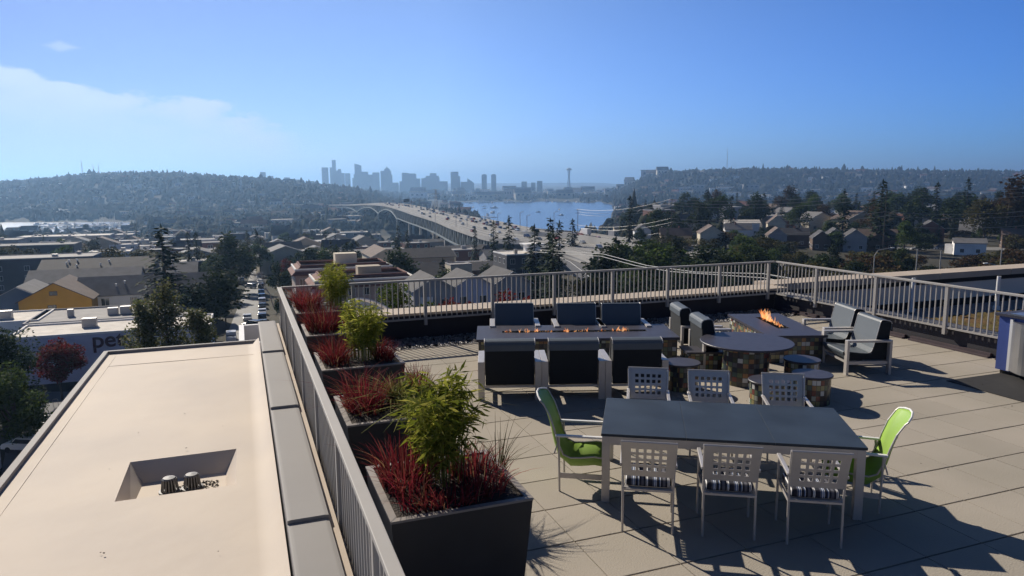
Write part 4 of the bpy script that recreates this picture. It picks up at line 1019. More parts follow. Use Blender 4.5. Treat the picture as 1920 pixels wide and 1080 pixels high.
for (px_, py_, h, wx, wy, rise, wl, rf, rd, c, lab) in (
    (1313, 437, 7.5, 11, 15, 3.2, 'cream', 'r_brown', 'y', 3, 'large cream house with steep brown roof beside parked cars'),
    (1240, 441, 5.5, 15, 10, 3.0, 'tan', 'r_brown', 'x', 2, 'low brown roofed bungalow left of the cream house'),
    (1360, 430, 6.0, 14, 10, 2.6, 'white', 'r_gray', 'x', 3, 'white house with a flat dormer right of the cream house'),
    (1440, 441, 5.5, 9, 12, 3.4, 'gray', 'r_brown', 'y', 2, 'small gray house with white gable trim by the railing corner'),
    (1462, 440, 5.5, 14, 11, 2.8, 'brown', 'r_dark', 'x', 2, 'brown house right of the small trimmed gable'),
    (1524, 446, 5.5, 8, 12, 3.0, 'brown', 'r_dark', 'y', 2, 'narrow brown gabled house in the middle of the row'),
    (1547, 443, 6, 9, 12, 3.4, 'dark', 'r_dark', 'y', 2, 'dark gabled house with white roof trim'),
    (1582, 445, 6, 10, 13, 3.4, 'gray', 'r_dark', 'y', 2, 'gray house with double white trimmed gables'),
    (1612, 442, 6.5, 16, 12, 2.6, 'brown', 'r_brown', 'x', 3, 'wide brown roofed house right of the double gables'),
    (1722, 428, 7, 12, 12, 3.6, 'brick', 'r_dark', 'y', 2, 'dark brick house with a steep white edged gable'),
    (1700, 409, 7, 14, 10, 3.0, 'gray', 'r_gray', 'x', 2, 'gray house half hidden uphill behind round tree'),
    (1128, 424, 8, 11, 12, 3.4, 'cream', 'r_gray', 'y', 2, 'tall cream house left of the tall pointed conifer'),
    (1152, 428, 8, 13, 11, 3.0, 'tan', 'r_gray', 'x', 2, 'tan house at the foot of the tall pointed conifer'),
    (1190, 432, 7, 9, 9, 3.0, 'white', 'r_dark', 'y', 2, 'small white gabled house by the freeway wall'),
    (1360, 418, 7, 20, 10, 1.5, 'white', 'r_white', 'x', 4, 'long white roofed house uphill of the cream house'),
    (1440, 418, 7, 10, 10, 4.0, 'cream', 'r_brown', 'y', 2, 'yellow gable of a house above the small trimmed one'),
    (1790, 455, 5, 12, 9, 1.6, 'white', 'r_gray', 'x', 2, 'low white walled garage at the right among bushes'),
    (1880, 440, 6, 14, 11, 2.6, 'brown', 'r_brown', 'x', 2, 'brown house at the right edge under the wires')):
    gable(lab, px_, py_, h, wx*.92, wy*.8, rise, wl, rf, rd, c, 1, -(YAW+math.atan((px_-960)/F))+.12, g, chimney=1 if wx > 12 else 0)
flat('small white flat roofed shed with dark opening, right of lamp', 1797, 459, 4, 9, 6, 'white', 'r_white', 0, 0, 0)
# curved canopy just beyond the far parapet
t = thing('arched_canopy', 'gray arched metal panel beyond the far parapet, behind bamboo', 'canopy', (0, 19.6, 0))
b = MB(); xa, xb = PY(655, 586, 19.6)[0], PY(736, 586, 19.6)[0]; zb, zt = PY(690, 592, 19.6)[2]-1, PY(675, 563, 19.6)[2]
o = [(xa, zb), (xb, zb)]+[(xb+(xa-xb)*q/14, (zb+1)+(zt-zb-1)*math.sin(math.pi*(.02+.60*q/14))) for q in range(15)]
vs = [(x, 0, z) for x, z in o]+[(x, .25, z) for x, z in o]; n = len(o)
b.add(vs, [tuple(range(n)), tuple(reversed(range(n, 2*n)))]+[(i, i+n, (i+1) % n+n, (i+1) % n) for i in range(n)]); b.build('panel', wallm('blue'), t)
b = MB(); b.tube([(x, -.03, z+.03) for x, z in o[2:]], .05, 6); b.build('rim', M['white'], t)
# ------------------------------------------------------------------ freeway and bridge
FL = [(1300, 560, -28), (1180, 515, -28), (1060, 470, -28), (985, 457, -28), (912, 446, -28), (850, 427, -28), (812, 412, -28), (772, 400, -28), (745, 391, -28), (717, 384.5, -28), (687, 383, -31.4), (655, 384, -37), (616, 384.5, -41)]
FR = [(1560, 520, -28), (1420, 486, -28), (1150, 446, -28), (1085, 437, -28), (1000, 430, -28), (935, 417, -28), (880, 407, -28), (835, 398, -28), (795, 390, -28), (757, 383, -28), (717, 381, -31.4), (683, 383, -37), (640, 384.3, -41)]
EL = [np.array(P(a, y, H+z)) for a, y, z in FL]; ER = [np.array(P(a, y, H+z)) for a, y, z in FR]
def fw(s, f, dz=0.):
    k = max(0, min(len(EL)-2, int(s))); q = s-k
    def cr(A):
        p0, p1, p2, p3 = A[max(0, k-1)], A[k], A[k+1], A[min(len(A)-1, k+2)]
        return .5*((2*p1)+(p2-p0)*q+(2*p0-5*p1+4*p2-p3)*q*q+(3*p1-p0-3*p2+p3)*q**3)
    p = cr(EL)*(1-f)+cr(ER)*f; return p+np.array([0, 0, dz])
NS = len(EL)-1; SS = np.linspace(0, NS-.001, 150)
t = thing('freeway_bridge', 'long steel truss freeway bridge curving toward the skyline, full of traffic', 'bridge', (0, 0, 0))
fr = [0, .02, .49, .51, .98, 1]
Vv = [fw(s, f, 0) for s in SS for f in fr]; n = len(fr)
npmesh('deck', Vv, [(i*n+k, i*n+k+1, (i+1)*n+k+1, (i+1)*n+k) for i in range(len(SS)-1) for k in range(n-1)], mat('freeway_concrete', (.24, .23, .21), .85, 0, .10, .05), t)
def strip(name, f, z0, z1, th, m, ss=SS):
    b = MB(); o = []
    for s in ss:
        a, c = fw(s, f), fw(s, f+.01); u_ = (c-a); u_ /= np.linalg.norm(u_[:2]); zz0, zz1 = (z0(s), z1(s)) if callable(z0) else (z0, z1)
        o += [a+np.array([0, 0, zz0]), a+u_*th+np.array([0, 0, zz0]), a+u_*th+np.array([0, 0, zz1]), a+np.array([0, 0, zz1])]
    fs = [(i*4+k, i*4+(k+1) % 4, (i+1)*4+(k+1) % 4, (i+1)*4+k) for i in range(len(ss)-1) for k in range(4)]
    b.add(o, fs); return b.build(name, m, t)
M['truss'] = mat('truss_paint', (.16, .19, .20), .7, 0, .1, .2); M['arch'] = mat('arch_steel', (.30, .34, .34), .6, 0, .06, .2)
strip('barrier', -.002, -1.6, 1.0, .5, M['concrete']); strip('barrier', .995, -1.6, 1.0, .5, M['concrete'])
strip('median_barrier', .50, lambda s: .02, lambda s: 1.0+2.4*(1-sst(s, 2, 5)), .6, M['concrete'])
strip('abutment', .004, lambda s: -16., lambda s: -1.62, .4, M['concrete'], [s for s in SS if s < 3.6])
tr = [s for s in np.linspace(3.6, NS-.01, 110)]
def chord(s):                      # truss depth, arched between the river piers
    for a, c in ((8.05, 9.3), (9.3, 10.6), (10.6, 12.0)):
        if a <= s <= c: q = (s-a)/(c-a); return -5.5-8.5*(abs(2*q-1))**2.2
    return -10.5-2.*sst(s, 6.5, 8.05)
for f in (.01, .30):
    b = MB(); pts = [fw(s, f) for s in tr]
    for i, s in enumerate(tr):
        p = pts[i]; z = chord(s); b.bar(p+(0, 0, -1.5), p+(0, 0, z), .9, .9)
        if i: q = pts[i-1]; z2 = chord(tr[i-1]); a, c = (q+np.array([0, 0, -1.7]), p+np.array([0, 0, z])) if i % 2 else (q+np.array([0, 0, z2]), p+np.array([0, 0, -1.7])); b.bar(a, c, .7, .7)
    b.build('truss', M['truss'], t)
for f in (.0, .30):
    b = MB()
    for s, s2 in zip(tr, tr[1:]): b.bar(fw(s, f, chord(s)), fw(s2, f, chord(s2)), .8, 1.2, 1 if s > 8 else 0)
    b.build('bottom_chord', [M['truss'], M['arch'] if f == 0 else M['truss']], t)
for s, m_ in ((8.05, 'arch'), (9.3, 'arch'), (10.6, 'arch'), (7.2, 'concrete'), (6.6, 'concrete'), (6.0, 'concrete'), (5.4, 'concrete'), (4.8, 'concrete'), (4.2, 'concrete')):
    for f in (.02, .6):
        p = fw(s, f); z = chord(s); b = MB(); b.box((p[0], p[1], p[2]+z-16), (2.2, 2.2, 32)); b.build('pier', M[m_], t)
tk = MB()
for f in (.065, .165, .27, .365, .60, .65, .745, .84, .92):
    for k in range(200):
        s = .3+k*.058
        if s < NS-.2: a, c = fw(s, f-.018, .015), fw(s, f+.018, .015); a2, c2 = fw(s+.058, f-.018, .015), fw(s+.058, f+.018, .015); tk.add([a, c, c2, a2], [(0, 1, 2, 3)])
tk.build('tyre_track', mat('worn_lane', (.18, .172, .16), .85, 0, .25, .03), t)
lines = MB()
for f in (.12, .22, .32, .41, .60, .70, .79, .88):
    for k in range(260):
        s = 1+k*.034
        if s < 9: a, c = fw(s, f, .03), fw(s+.012, f, .03); lines.bar(a, c, .2, .02)
for f in (.045, .465, .545, .955):
    for k in range(200):
        s = .5+k*.05
        if s < 10: lines.bar(fw(s, f, .03), fw(s+.0495, f, .03), .25, .02)
lines.build('lane_marking', M['white'], t)
# ramp beside the freeway
rp = [(P(1100, 560, H-31), P(1330, 560, H-31)), (P(1085, 520, H-31), P(1185, 515, H-31)), (P(1055, 492, H-31), P(1120, 486, H-31)), (P(1030, 478, H-31), P(1066, 474, H-31))]
Vv = []
for a, c in rp: Vv += [a, c]
struct(npmesh('road', Vv, [(2*i, 2*i+1, 2*i+3, 2*i+2) for i in range(3)], M['asphalt']))
b = MB()
for f in (.2, .5, .8):
    for (a, c), (a2, c2) in zip(rp, rp[1:]): b.bar(np.array(a)*(1-f)+np.array(c)*f+(0, 0, .03), np.array(a2)*(1-f)+np.array(c2)*f+(0, 0, .03), .25, .02)
struct(b.build('road_line', M['white']))
def on_road(x, y):
    px, d = polar(x, y)
    for k in range(NS):
        for q in (0, .5):
            s = k+q; a, c = fw(s, 0)[:2], fw(s, 1)[:2]; m_ = (a+c)/2
            if np.hypot(*(m_-(x, y))) < np.hypot(*(a-c))/2+9: return True
    for f in (0, .7, 1.5, 2.5, 3.5, 4.5, 4.9):
        if np.hypot(*(st(f, .5)[0][:2]-(x, y))) < 11: return True
    a = P(1090, 520, H-31)
    return np.hypot(a[0]-x, a[1]-y) < 24
# cars
CARCOL = {'white': (.70, .70, .69), 'silver': (.38, .39, .40), 'black': (.012, .012, .014), 'gray': (.10, .105, .11), 'red': (.30, .03, .03), 'blue': (.04, .08, .20)}
CP = {}
def carbody(kind):
    if kind == 'suv': return [(-2.3, .35), (-2.3, .95), (-2.2, 1.05), (-2.0, 1.72), (.35, 1.75), (1.05, 1.12), (2.1, .98), (2.3, .75), (2.3, .35)], [(-2.0, 1.12), (-1.88, 1.62), (.28, 1.64), (.85, 1.14)]
    if kind == 'van': return [(-2.6, .35), (-2.6, 2.2), (1.5, 2.2), (2.1, 1.3), (2.6, 1.1), (2.6, .35)], [(.9, 1.35), (.9, 2.0), (1.45, 2.0), (1.95, 1.36)]
    return [(-2.25, .32), (-2.25, .85), (-1.6, .98), (-.95, 1.42), (.35, 1.44), (1.15, .98), (2.1, .85), (2.25, .6), (2.25, .32)], [(-1.38, .99), (-.9, 1.34), (.3, 1.36), (.95, 1.0)]
def car_mesh(kind, colr):
    t = thing('car', '', 'car'); pr, wn = carbody(kind); wd = .9 if kind != 'van' else 1.0
    b = MB(); b.extr(pr, -wd, wd); b.build('body', mat('paint_'+colr, CARCOL[colr], .25, 0, .02, 1., 0, None, .6), t, bevel=.09)
    b = MB(); b.extr([(y, z) for y, z in wn], -wd-.012, wd+.012); 
    zf = pr[-5] if kind != 'van' else pr[2]
    tops = sorted(pr, key=lambda q: -q[1])[:2]; fy, ry = max(q[0] for q in tops), min(q[0] for q in tops); zt = tops[0][1]; fn = max(q[0] for q in wn)
    b.add([(-wd+.1, fy+.06, zt-.10), (wd-.1, fy+.06, zt-.10), (wd-.06, fn+.16, wn[-1][1]+.03), (-wd+.06, fn+.16, wn[-1][1]+.03)], [(0, 1, 2, 3)])
    rn = min(q[0] for q in wn)
    b.add([(-wd+.12, ry-.06, zt-.12), (wd-.12, ry-.06, zt-.12), (wd-.08, rn-.22, wn[0][1]+.08), (-wd+.08, rn-.22, wn[0][1]+.08)], [(0, 1, 2, 3)])
    b.build('window', M['glass'], t)
    for x in (-wd+.06, wd-.06):
        for y in (-1.4, 1.4):
            b = MB(); b.lathe([(0, -.11), (.30, -.11), (.33, -.08), (.33, .08), (.30, .11), (0, .11)], 14, cap=False); o = b.build('wheel', M['black'], t); o.location = (x, y, .33); o.rotation_euler = (0, math.pi/2, 0)
    return t
def put_car(loc, rz, kind, colr, label, group):
    k = (kind, colr)
    if k not in CP: CP[k] = Protos(car_mesh(kind, colr))
    return CP[k].put(tuple(loc), rz, label, group)
def head(a, c): return math.atan2(-(c[0]-a[0]), c[1]-a[1])
r = random.Random(11); cols_ = ['white', 'silver', 'black', 'gray', 'white', 'silver', 'red', 'blue', 'gray', 'white']; kinds = ['sedan', 'suv', 'sedan', 'suv', 'van']
lanes = [.60, .65, .745, .84, .92]; seen = []
KN = {'sedan': 'car', 'suv': 'boxy car', 'van': 'van'}
for k in range(230):
    if k < 165: s = 3.6+6.2*r.random()**1.0; f = r.choice(lanes)
    elif k < 195: s = 2.0+1.8*r.random(); f = r.choice(lanes)
    else: s = 1.6+8.*r.random(); f = r.choice([.08, .17, .27, .365, .43])
    p = fw(s, f)
    if any(np.hypot(*(p-q)[:2]) < 7 for q in seen): continue
    seen.append(p); h_ = head(p, fw(s+.05, f)); kd = r.choice(kinds[:4] if r.random() < .9 else ['van']); cl = r.choice(cols_); up = f > .5
    if not up: h_ += math.pi
    place = 'in the crowded far lanes of the bridge' if up and s > 5 else 'in the far lanes near the wall' if up else 'in the near lanes coming this way'
    put_car(p, h_, kd, cl, f'{cl} {KN[kd]} driving {place}', 'cars on the freeway bridge')
t = thing('box_truck', 'white box truck on the freeway by the conifers', 'truck', tuple(fw(2.62, .88)), head(fw(2.62, .88), fw(2.7, .88)))
b = MB(); b.bb(-1.25, 1.25, -5, 2.4, .9, 4.0); b.build('cargo_box', M['white'], t, bevel=.06)
b = MB(); b.extr([(2.5, .5), (2.5, 2.6), (3.6, 2.6), (4.3, 1.6), (4.6, 1.4), (4.6, .5)], -1.1, 1.1); b.build('cab', M['white'], t, bevel=.08)
for x in (-1.05, 1.05):
    for y in (-3.5, 3.4):
        b = MB(); b.lathe([(0, -.15), (.5, -.15), (.5, .15), (0, .15)], 14, cap=False); o = b.build('wheel', M['black'], t); o.location = (x, y, .5); o.rotation_euler = (0, math.pi/2, 0)
# street cars
f0 = .86
for k, (f, cl, kd) in enumerate(((.72, 'white', 'suv'), (1.0, 'gray', 'sedan'), (1.22, 'black', 'suv'), (1.46, 'white', 'sedan'), (1.75, 'black', 'sedan'), (2.0, 'silver', 'suv'), (2.2, 'black', 'suv'), (2.45, 'gray', 'sedan'), (2.8, 'black', 'suv'), (3.1, 'white', 'sedan'), (3.6, 'silver', 'suv'), (4.1, 'white', 'suv'))):
    p, h_ = st(f, f0); put_car(p+(0, 0, .14), h_, kd, cl, f'{cl} {KN[kd]} parked at the right kerb of the narrow street, number {k+1} from this end' if False else f'{cl} {KN[kd]} in the row parked along the right kerb of the street', 'cars parked along the narrow street')
for (px_, py_, cl, kd, dh, lab) in ((464, 601, 'white', 'sedan', 0, 'white car driving away up the middle of the narrow street'), (474, 616, 'black', 'suv', .9, 'black car crossing the near end of the narrow street'), (434, 640, 'white', 'suv', math.pi, 'white boxy car parked just beyond the cream roof edge'), (470, 541, 'silver', 'suv', .6, 'silver car turning across the street at the crossing'), (459, 519, 'silver', 'sedan', 0, 'silver car parked at the left kerb far up the street'), (453, 528, 'white', 'sedan', 0, 'white car at the left kerb below the dark trees')):
    p = G(px_, py_); put_car(p+(0, 0, .14), dh, kd, cl, lab, 'cars in the narrow street')
p = G(48, 846); put_car(p+(0, 0, .1), 1.1, 'suv', 'white', 'white car parked low at the left edge beside striped bays', 'cars in the narrow street')
k = 0
for px_, py_, cl in ((1338, 448, 'white'), (1368, 449, 'white'), (1386, 449, 'silver'), (1345, 456, 'silver'), (1402, 451, 'white'), (1420, 456, 'gray'), (1475, 457, 'white'), (1488, 459, 'white'), (1502, 456, 'silver'), (1522, 459, 'white'), (1535, 459, 'silver'), (1556, 460, 'white'), (1608, 463, 'white'), (1625, 464, 'gray'), (1632, 466, 'white'), (1664, 459, 'white'), (1650, 464, 'black'), (1718, 469, 'silver'), (1746, 468, 'white'), (1762, 467, 'gray'), (1200, 449, 'white'), (1222, 446, 'silver'), (1412, 460, 'white'), (1575, 463, 'gray')):
    p = G(px_, py_); put_car(p+(0, 0, .05), YAW*-1+math.pi/2+r.uniform(-.25, .25), r.choice(['sedan', 'suv']), cl, f'{cl} car parked in front of the houses on the right', 'cars parked by the houses on the right'); OCC.append((p[0], p[1], 2.5))
sheet('road', [(D(1180, 352), D(1180, 338)), (D(1480, 345), D(1480, 330)), (D(1700, 325), D(1700, 310)), (D(1960, 320), D(1960, 305))], 'road', .06)

# ------------------------------------------------------------------ lamps, poles, wires
def pole_at(px, ptop, d): p = D(px, d); z = CAM[2]-(ptop-348)*d/F; return np.array([p[0], p[1], zg(*p)]), z
def lamp(px, ptop, d, arm_px, label):
    p, z = pole_at(px, ptop, d); t = thing('street_lamp', label, 'street lamp', tuple(p)); hgt = z-p[2]
    q = D(arm_px, d)-p[:2]; b = MB(); b.tube([(0, 0, 0), (0, 0, hgt*.9), tuple(q*.2)+(hgt*.97,), tuple(q)+(hgt,)], [.13, .10, .07, .06], 8); b.build('pole', M['rail'], t)
    b = MB(); e = q/np.linalg.norm(q)*.7; b.bar((*q, hgt), (*(q+e), hgt-.02), .35, .16); b.build('lamp_head', M['white'], t)
lamp(1650, 468, 150, 1680, 'tall curved arm street lamp above the right railing'); lamp(1893, 498, 130, 1866, 'street lamp arm just above the right wing wall')
for px_, yt, lab in ((1731, 472, 'plain pale post right of the curved lamp'), (1776, 475, 'thin post between bushes right of the plain pale post'), (1891, 471, 'thin post near the right edge above the wall')):
    p, z = pole_at(px_, yt, 140); t = thing('post', lab, 'post', tuple(p)); b = MB(); b.tube([(0, 0, 0), (0, 0, z-p[2])], [.14, .10], 8); b.build('shaft', M['rail'], t)
    b = MB(); b.lathe([(.14, z-p[2]), (.14, z-p[2]+.1), (0, z-p[2]+.12)], 8, cap=False); b.build('cap', M['rail'], t)
PW = [(1085, 392, 420), (1262, 374, 340), (1665, 359, 300), (2080, 340, 280)]; tops = []
for k, (px_, yt, d) in enumerate(PW):
    p, z = pole_at(px_, yt, d); tops.append((p, z))
    t = thing('utility_pole', ('dark utility pole with crossarms beside the lake', 'thin utility pole in front of the green trees', 'tall utility pole among the dark conifers carrying the wires', 'utility pole outside the right edge')[k], 'utility pole', tuple(p), YAW*-1)
    b = MB(); b.tube([(0, 0, -1), (0, 0, z-p[2])], [.22, .14], 8); b.build('pole', M['bark'], t)
    for q in (.6, 2.4, 9.5): b = MB(); b.bb(-1.5, 1.5, -.08, .08, z-p[2]-q-.1, z-p[2]-q+.1); b.build('crossarm', M['bark'], t)
M['wire'] = mat('wire', (.30, .30, .29), .5, .2, .02, 1.)
wl = [(0.2, -1.2, 'topmost'), (1.7, 0, 'second'), (3.2, 1.2, 'third'), (9.3, -1.2, 'fourth'), (11., 1.2, 'fifth'), (15., 0, 'lowest')]
for dz, off, nm in wl:
    b = MB()
    for (p, z), (p2, z2) in zip(tops, tops[1:]):
        pts = []
        for q in range(13):
            e = q/12; xy = p[:2]*(1-e)+p2[:2]*e+RH*off*.5; zz = (z-dz)*(1-e)+(z2-dz)*e-4*e*(1-e)*2.6; pts.append((xy[0], xy[1], zz))
        b.tube(pts, .06, 4)
    tag(b.build('power_line', M['wire']), f'{nm} of the pale overhead wires crossing the trees on the right', 'wire', 'overhead wires on the right')
for k, pts in enumerate(([(1010, 468, 170), (1135, 477, 135), (1217, 499, 105), (1310, 512, 85), (1440, 516, 70), (1620, 547, 55)], [(1000, 472, 170), (1130, 481, 135), (1195, 499, 108), (1265, 511, 90), (1440, 524, 70), (1620, 556, 55)])):
    b = MB(); b.tube([tuple(D(a, d))+(CAM[2]-(y-348)*d/F,) for a, y, d in pts], .055, 5)
    tag(b.build('power_line', M['wire']), ('upper', 'lower')[k]+' pale cable sagging down behind the far railing toward the right', 'wire', 'pair of cables behind the railing')
g = 'lamp posts along the freeway'
for px_, yt, d in ((816, 398, 560), (855, 396, 480), (976, 398, 420), (989, 404, 400), (1040, 398, 430), (876, 405, 500), (934, 400, 460)):
    p, z = pole_at(px_, yt, d); t = thing('lamp_post', 'thin lamp post rising beside the freeway', 'lamp post', tuple(p), 0, g); hgt = z-p[2]
    b = MB(); b.tube([(0, 0, 0), (0, 0, hgt), (1.5, 0, hgt+.3)], .16, 6); b.build('pole', M['alu_dark'], t)
    b = MB(); b.bb(1.4, 2.4, -.2, .2, hgt+.2, hgt+.4); b.build('lamp_head', M['alu_dark'], t)
# lattice pylon and overhead sign
p, z = pole_at(818, 354, 1350); t = thing('lattice_pylon', 'steel lattice pylon with three crossarms before the skyline', 'pylon', tuple(p)); hgt = z-p[2]; b = MB()
for sx in (-1, 1):
    for sy in (-1, 1): b.bar((sx*4, sy*4, 0), (sx*.8, sy*.8, hgt), .5, .5)
for k in range(10):
    e, e2 = k/10, (k+1)/10; w1, w2 = 4-3.2*e, 4-3.2*e2
    for sy in (-1, 1): b.bar((-w1, sy*w1, hgt*e), (w2, sy*w2, hgt*e2), .3, .3); b.bar((w1, sy*w1, hgt*e), (-w2, sy*w2, hgt*e2), .3, .3)
b.build('lattice', M['alu_dark'], t)
for q in (.99, .86, .73): b = MB(); b.bar((-7, 0, hgt*q), (7, 0, hgt*q), .6, .6); b.build('crossarm', M['alu_dark'], t)
a, c = fw(8.6, .52, 0), fw(8.6, .99, 0); t = thing('sign_gantry', 'dark sign gantry over the bridge lanes', 'sign', tuple(a), math.atan2(c[1]-a[1], c[0]-a[0])); Lq = float(np.hypot(*(c-a)[:2])); b = MB()
b.bb(0, .6, -.3, .3, 0, 7.5); b.bb(Lq-.6, Lq, -.3, .3, 0, 7.5); b.bb(.6, Lq-.6, -.3, .3, 6.8, 7.4); b.build('frame', M['alu_dark'], t)
b = MB(); b.bb(Lq*.25, Lq*.8, -.5, -.31, 5.2, 9.5); b.build('panel', M['black'], t)

# ------------------------------------------------------------------ placed trees
con = [Protos(conifer('conifer_tree', 24, 4.6, 1, 36, 1.25)), Protos(conifer('conifer_tree', 24, 3.6, 2, 34, 1.15, ragged=.45)), Protos(conifer('conifer_tree', 24, 5.6, 3, 30, 1.5, ragged=.5))]
brd = [Protos(broad('broadleaf_tree', 12, 5.0, 4, 2600, .62, 'lf_green')), Protos(broad('broadleaf_tree', 12, 4.4, 5, 2600, .62, 'lf_dark', blobs=13)), Protos(broad('broadleaf_tree', 12, 5.6, 6, 2600, .66, 'lf_olive', blobs=18)), Protos(broad('broadleaf_tree', 12, 4.6, 7, 2200, .6, 'lf_rust')), Protos(broad('broadleaf_tree', 12, 5.2, 9, 2600, .66, 'lf_dark', blobs=20))]
bsh = [Protos(broad('shrub', 4, 3.4, 14, 1500, .42, 'lf_olive', base=.0, blobs=9, limbs=3)), Protos(broad('shrub', 4, 3.0, 15, 1500, .42, 'lf_dark', base=.0, blobs=8, limbs=3)), Protos(broad('shrub', 4, 3.6, 16, 1500, .42, 'lf_rust', base=.0, blobs=9, limbs=3))]
for k in (0, 1, 2): bsh[k].root['category'] = 'shrub'
rt = random.Random(5)
FAR = {1183: 330, 1312: 360, 1586: 330, 1657: 310, 1760: 380, 1817: 420, 1898: 330, 1855: 330, 1640: 360, 1232: 380, 1270: 360, 955: 265, 926: 275, 890: 300, 1033: 172, 1003: 185, 1038: 150, 1050: 178, 1075: 330, 745: 330, 762: 340, 617: 330, 602: 345, 750: 185, 828: 165, 1158: 185, 297: 150, 346: 260, 362: 265, 428: 225, 459: 300, 476: 320, 1224: 190, 1705: 290, 1403: 235, 1440: 245}
def tree(pr, px, ptop, h, label, group=None, wd=1.):
    if px in FAR: d = FAR[px]; xy = D(px, d); p = np.array([xy[0], xy[1], zg(*xy)]); h = CAM[2]-(ptop-348)*d/F-p[2]
    else: p = G(px, ptop, h)
    p = p-np.array([0, 0, .3]); base = 24. if pr in con else 12. if pr in brd else 4.; s_ = h/base
    OCC.append((p[0], p[1], 1.5)); return pr.put(tuple(p), rt.uniform(0, 6.28), label, group, (s_*wd, s_*wd, s_))
for a in (
    (con[0], 297, 417, 23, 'big dark conifer standing alone left of the street', 'T', 1.7), (con[1], 1183, 366, 30, 'tall pointed conifer above the freeway houses', 'T', 1.0),
    (con[0], 955, 404, 22, 'dark conifer in front of the lake, taller of two', 'T', 1.), (con[1], 926, 412, 19, 'dark conifer in front of the lake, slimmer one', 'T', 1.2), (con[1], 890, 424, 15, 'small conifer beside the bridge lanes', 'T', 1.),
    (con[0], 1033, 407, 24, 'dark conifer in the group right of the modern block', 'T', 1.), (con[2], 1003, 420, 20, 'broad dark conifer in the group by the modern block', 'T', 1.1), (con[1], 1038, 432, 21, 'near dark conifer right of the modern block', 'T', 1.2), (con[1], 1050, 413, 18, 'slim conifer at the right of that group', 'T', 1.),
    (con[0], 1075, 410, 13, 'rounded conifer by the lake shore utility pole', 'T', 1.2),
    (con[0], 745, 420, 17, 'conifer in front of the middle bridge arch', 'T', 1.1), (con[1], 762, 428, 15, 'conifer right of the middle bridge arch', 'T', 1.1), (con[2], 617, 446, 20, 'dark conifer left of centre below the bridge', 'T', 1.2), (con[1], 602, 450, 16, 'small conifer beside the dark one left of centre', 'T', 1.2),
    (brd[4], 750, 464, 15, 'large dark round tree in front of the beige apartments', 'T', 1.1), (con[2], 828, 482, 13, 'dark bushy conifer before the stair tower', 'T', 1.2),
    (con[2], 1158, 443, 17, 'big dark tree beside the off-ramp', 'T', 1.35), (brd[0], 1224, 450, 12, 'green sunlit tree right of the off-ramp', 'T', 1.15), (brd[0], 1232, 391, 16, 'green tree between conifer and utility pole', 'T', 1.1), (brd[1], 1270, 402, 13, 'bright topped tree behind the freeway bungalow', 'T', 1.3),
    (con[0], 1312, 379, 24, 'dark conifer rising behind the cream house', 'T', 1.2), (con[0], 1586, 358, 26, 'dark broad conifer above the gray gables', 'T', 1.25), (con[2], 1657, 342, 30, 'tallest dark conifer on the right, at the wires', 'T', 1.2), (con[1], 1760, 345, 26, 'conifer right of the tallest dark one', 'T', 1.1), (con[0], 1817, 338, 28, 'dark conifer near the right edge skyline', 'T', 1.1),
    (brd[0], 1705, 417, 14, 'round light green tree beside the brick house', 'T', 1.), (brd[0], 1403, 440, 13, 'round green tree in front of the parked cars', 'T', 1.2), (brd[2], 1440, 443, 13, 'olive tree at the railing corner', 'T', 1.2), (brd[3], 1640, 388, 13, 'rust coloured tree behind the gray gables', 'T', 1.2), (brd[3], 1898, 340, 20, 'rusty crowned big tree at the right edge', 'T', 1.2),
    (brd[2], 1855, 375, 17, 'tall olive tree near the right edge', 'T', 1.), (con[1], 346, 428, 17, 'slim conifer left of the street, left of a pair', 'T', 1.1), (con[1], 362, 429, 16, 'slim conifer left of the street, right of a pair', 'T', 1.1), (brd[1], 428, 432, 17, 'big dark round tree left above the street', 'T', 1.1), (con[1], 459, 427, 18, 'slender conifer left above the street', 'T', 1.), (con[1], 476, 424, 18, 'slender conifer at the top of the street', 'T', 1.),
    (brd[4], 392, 505, 14, 'big dark tree overhanging the left side of the street', 'T', 1.1), (brd[1], 415, 487, 12, 'dark tree farther up the left side of the street', 'T', 1.1), (brd[4], 380, 532, 11, 'shadowy tree behind the birches', 'T', 1.), (brd[3], 436, 474, 9, 'purple-brown tree at the top left of the street', 'T', 1.), (brd[1], 522, 490, 11, 'dark tree at the right side of the street', 'T', 1.), (brd[2], 534, 508, 8, 'grayish tree right of the row of parked cars', 'T', 1.), (brd[1], 528, 545, 7, 'dark shrubby tree beside parked cars', 'T', .9),
    (brd[2], 1040, 482, 7, 'round sunlit shrub by the off-ramp', 'T', 1.3), (brd[2], 585, 462, 9, 'olive tree left of the cream roofed house', 'T', 1.3), (brd[0], 760, 452, 7, 'yellow-green bush before the dark terraces', 'T', 1.6)):
    tree(*a[:5], 'named trees around the terrace' if False else None, a[6])
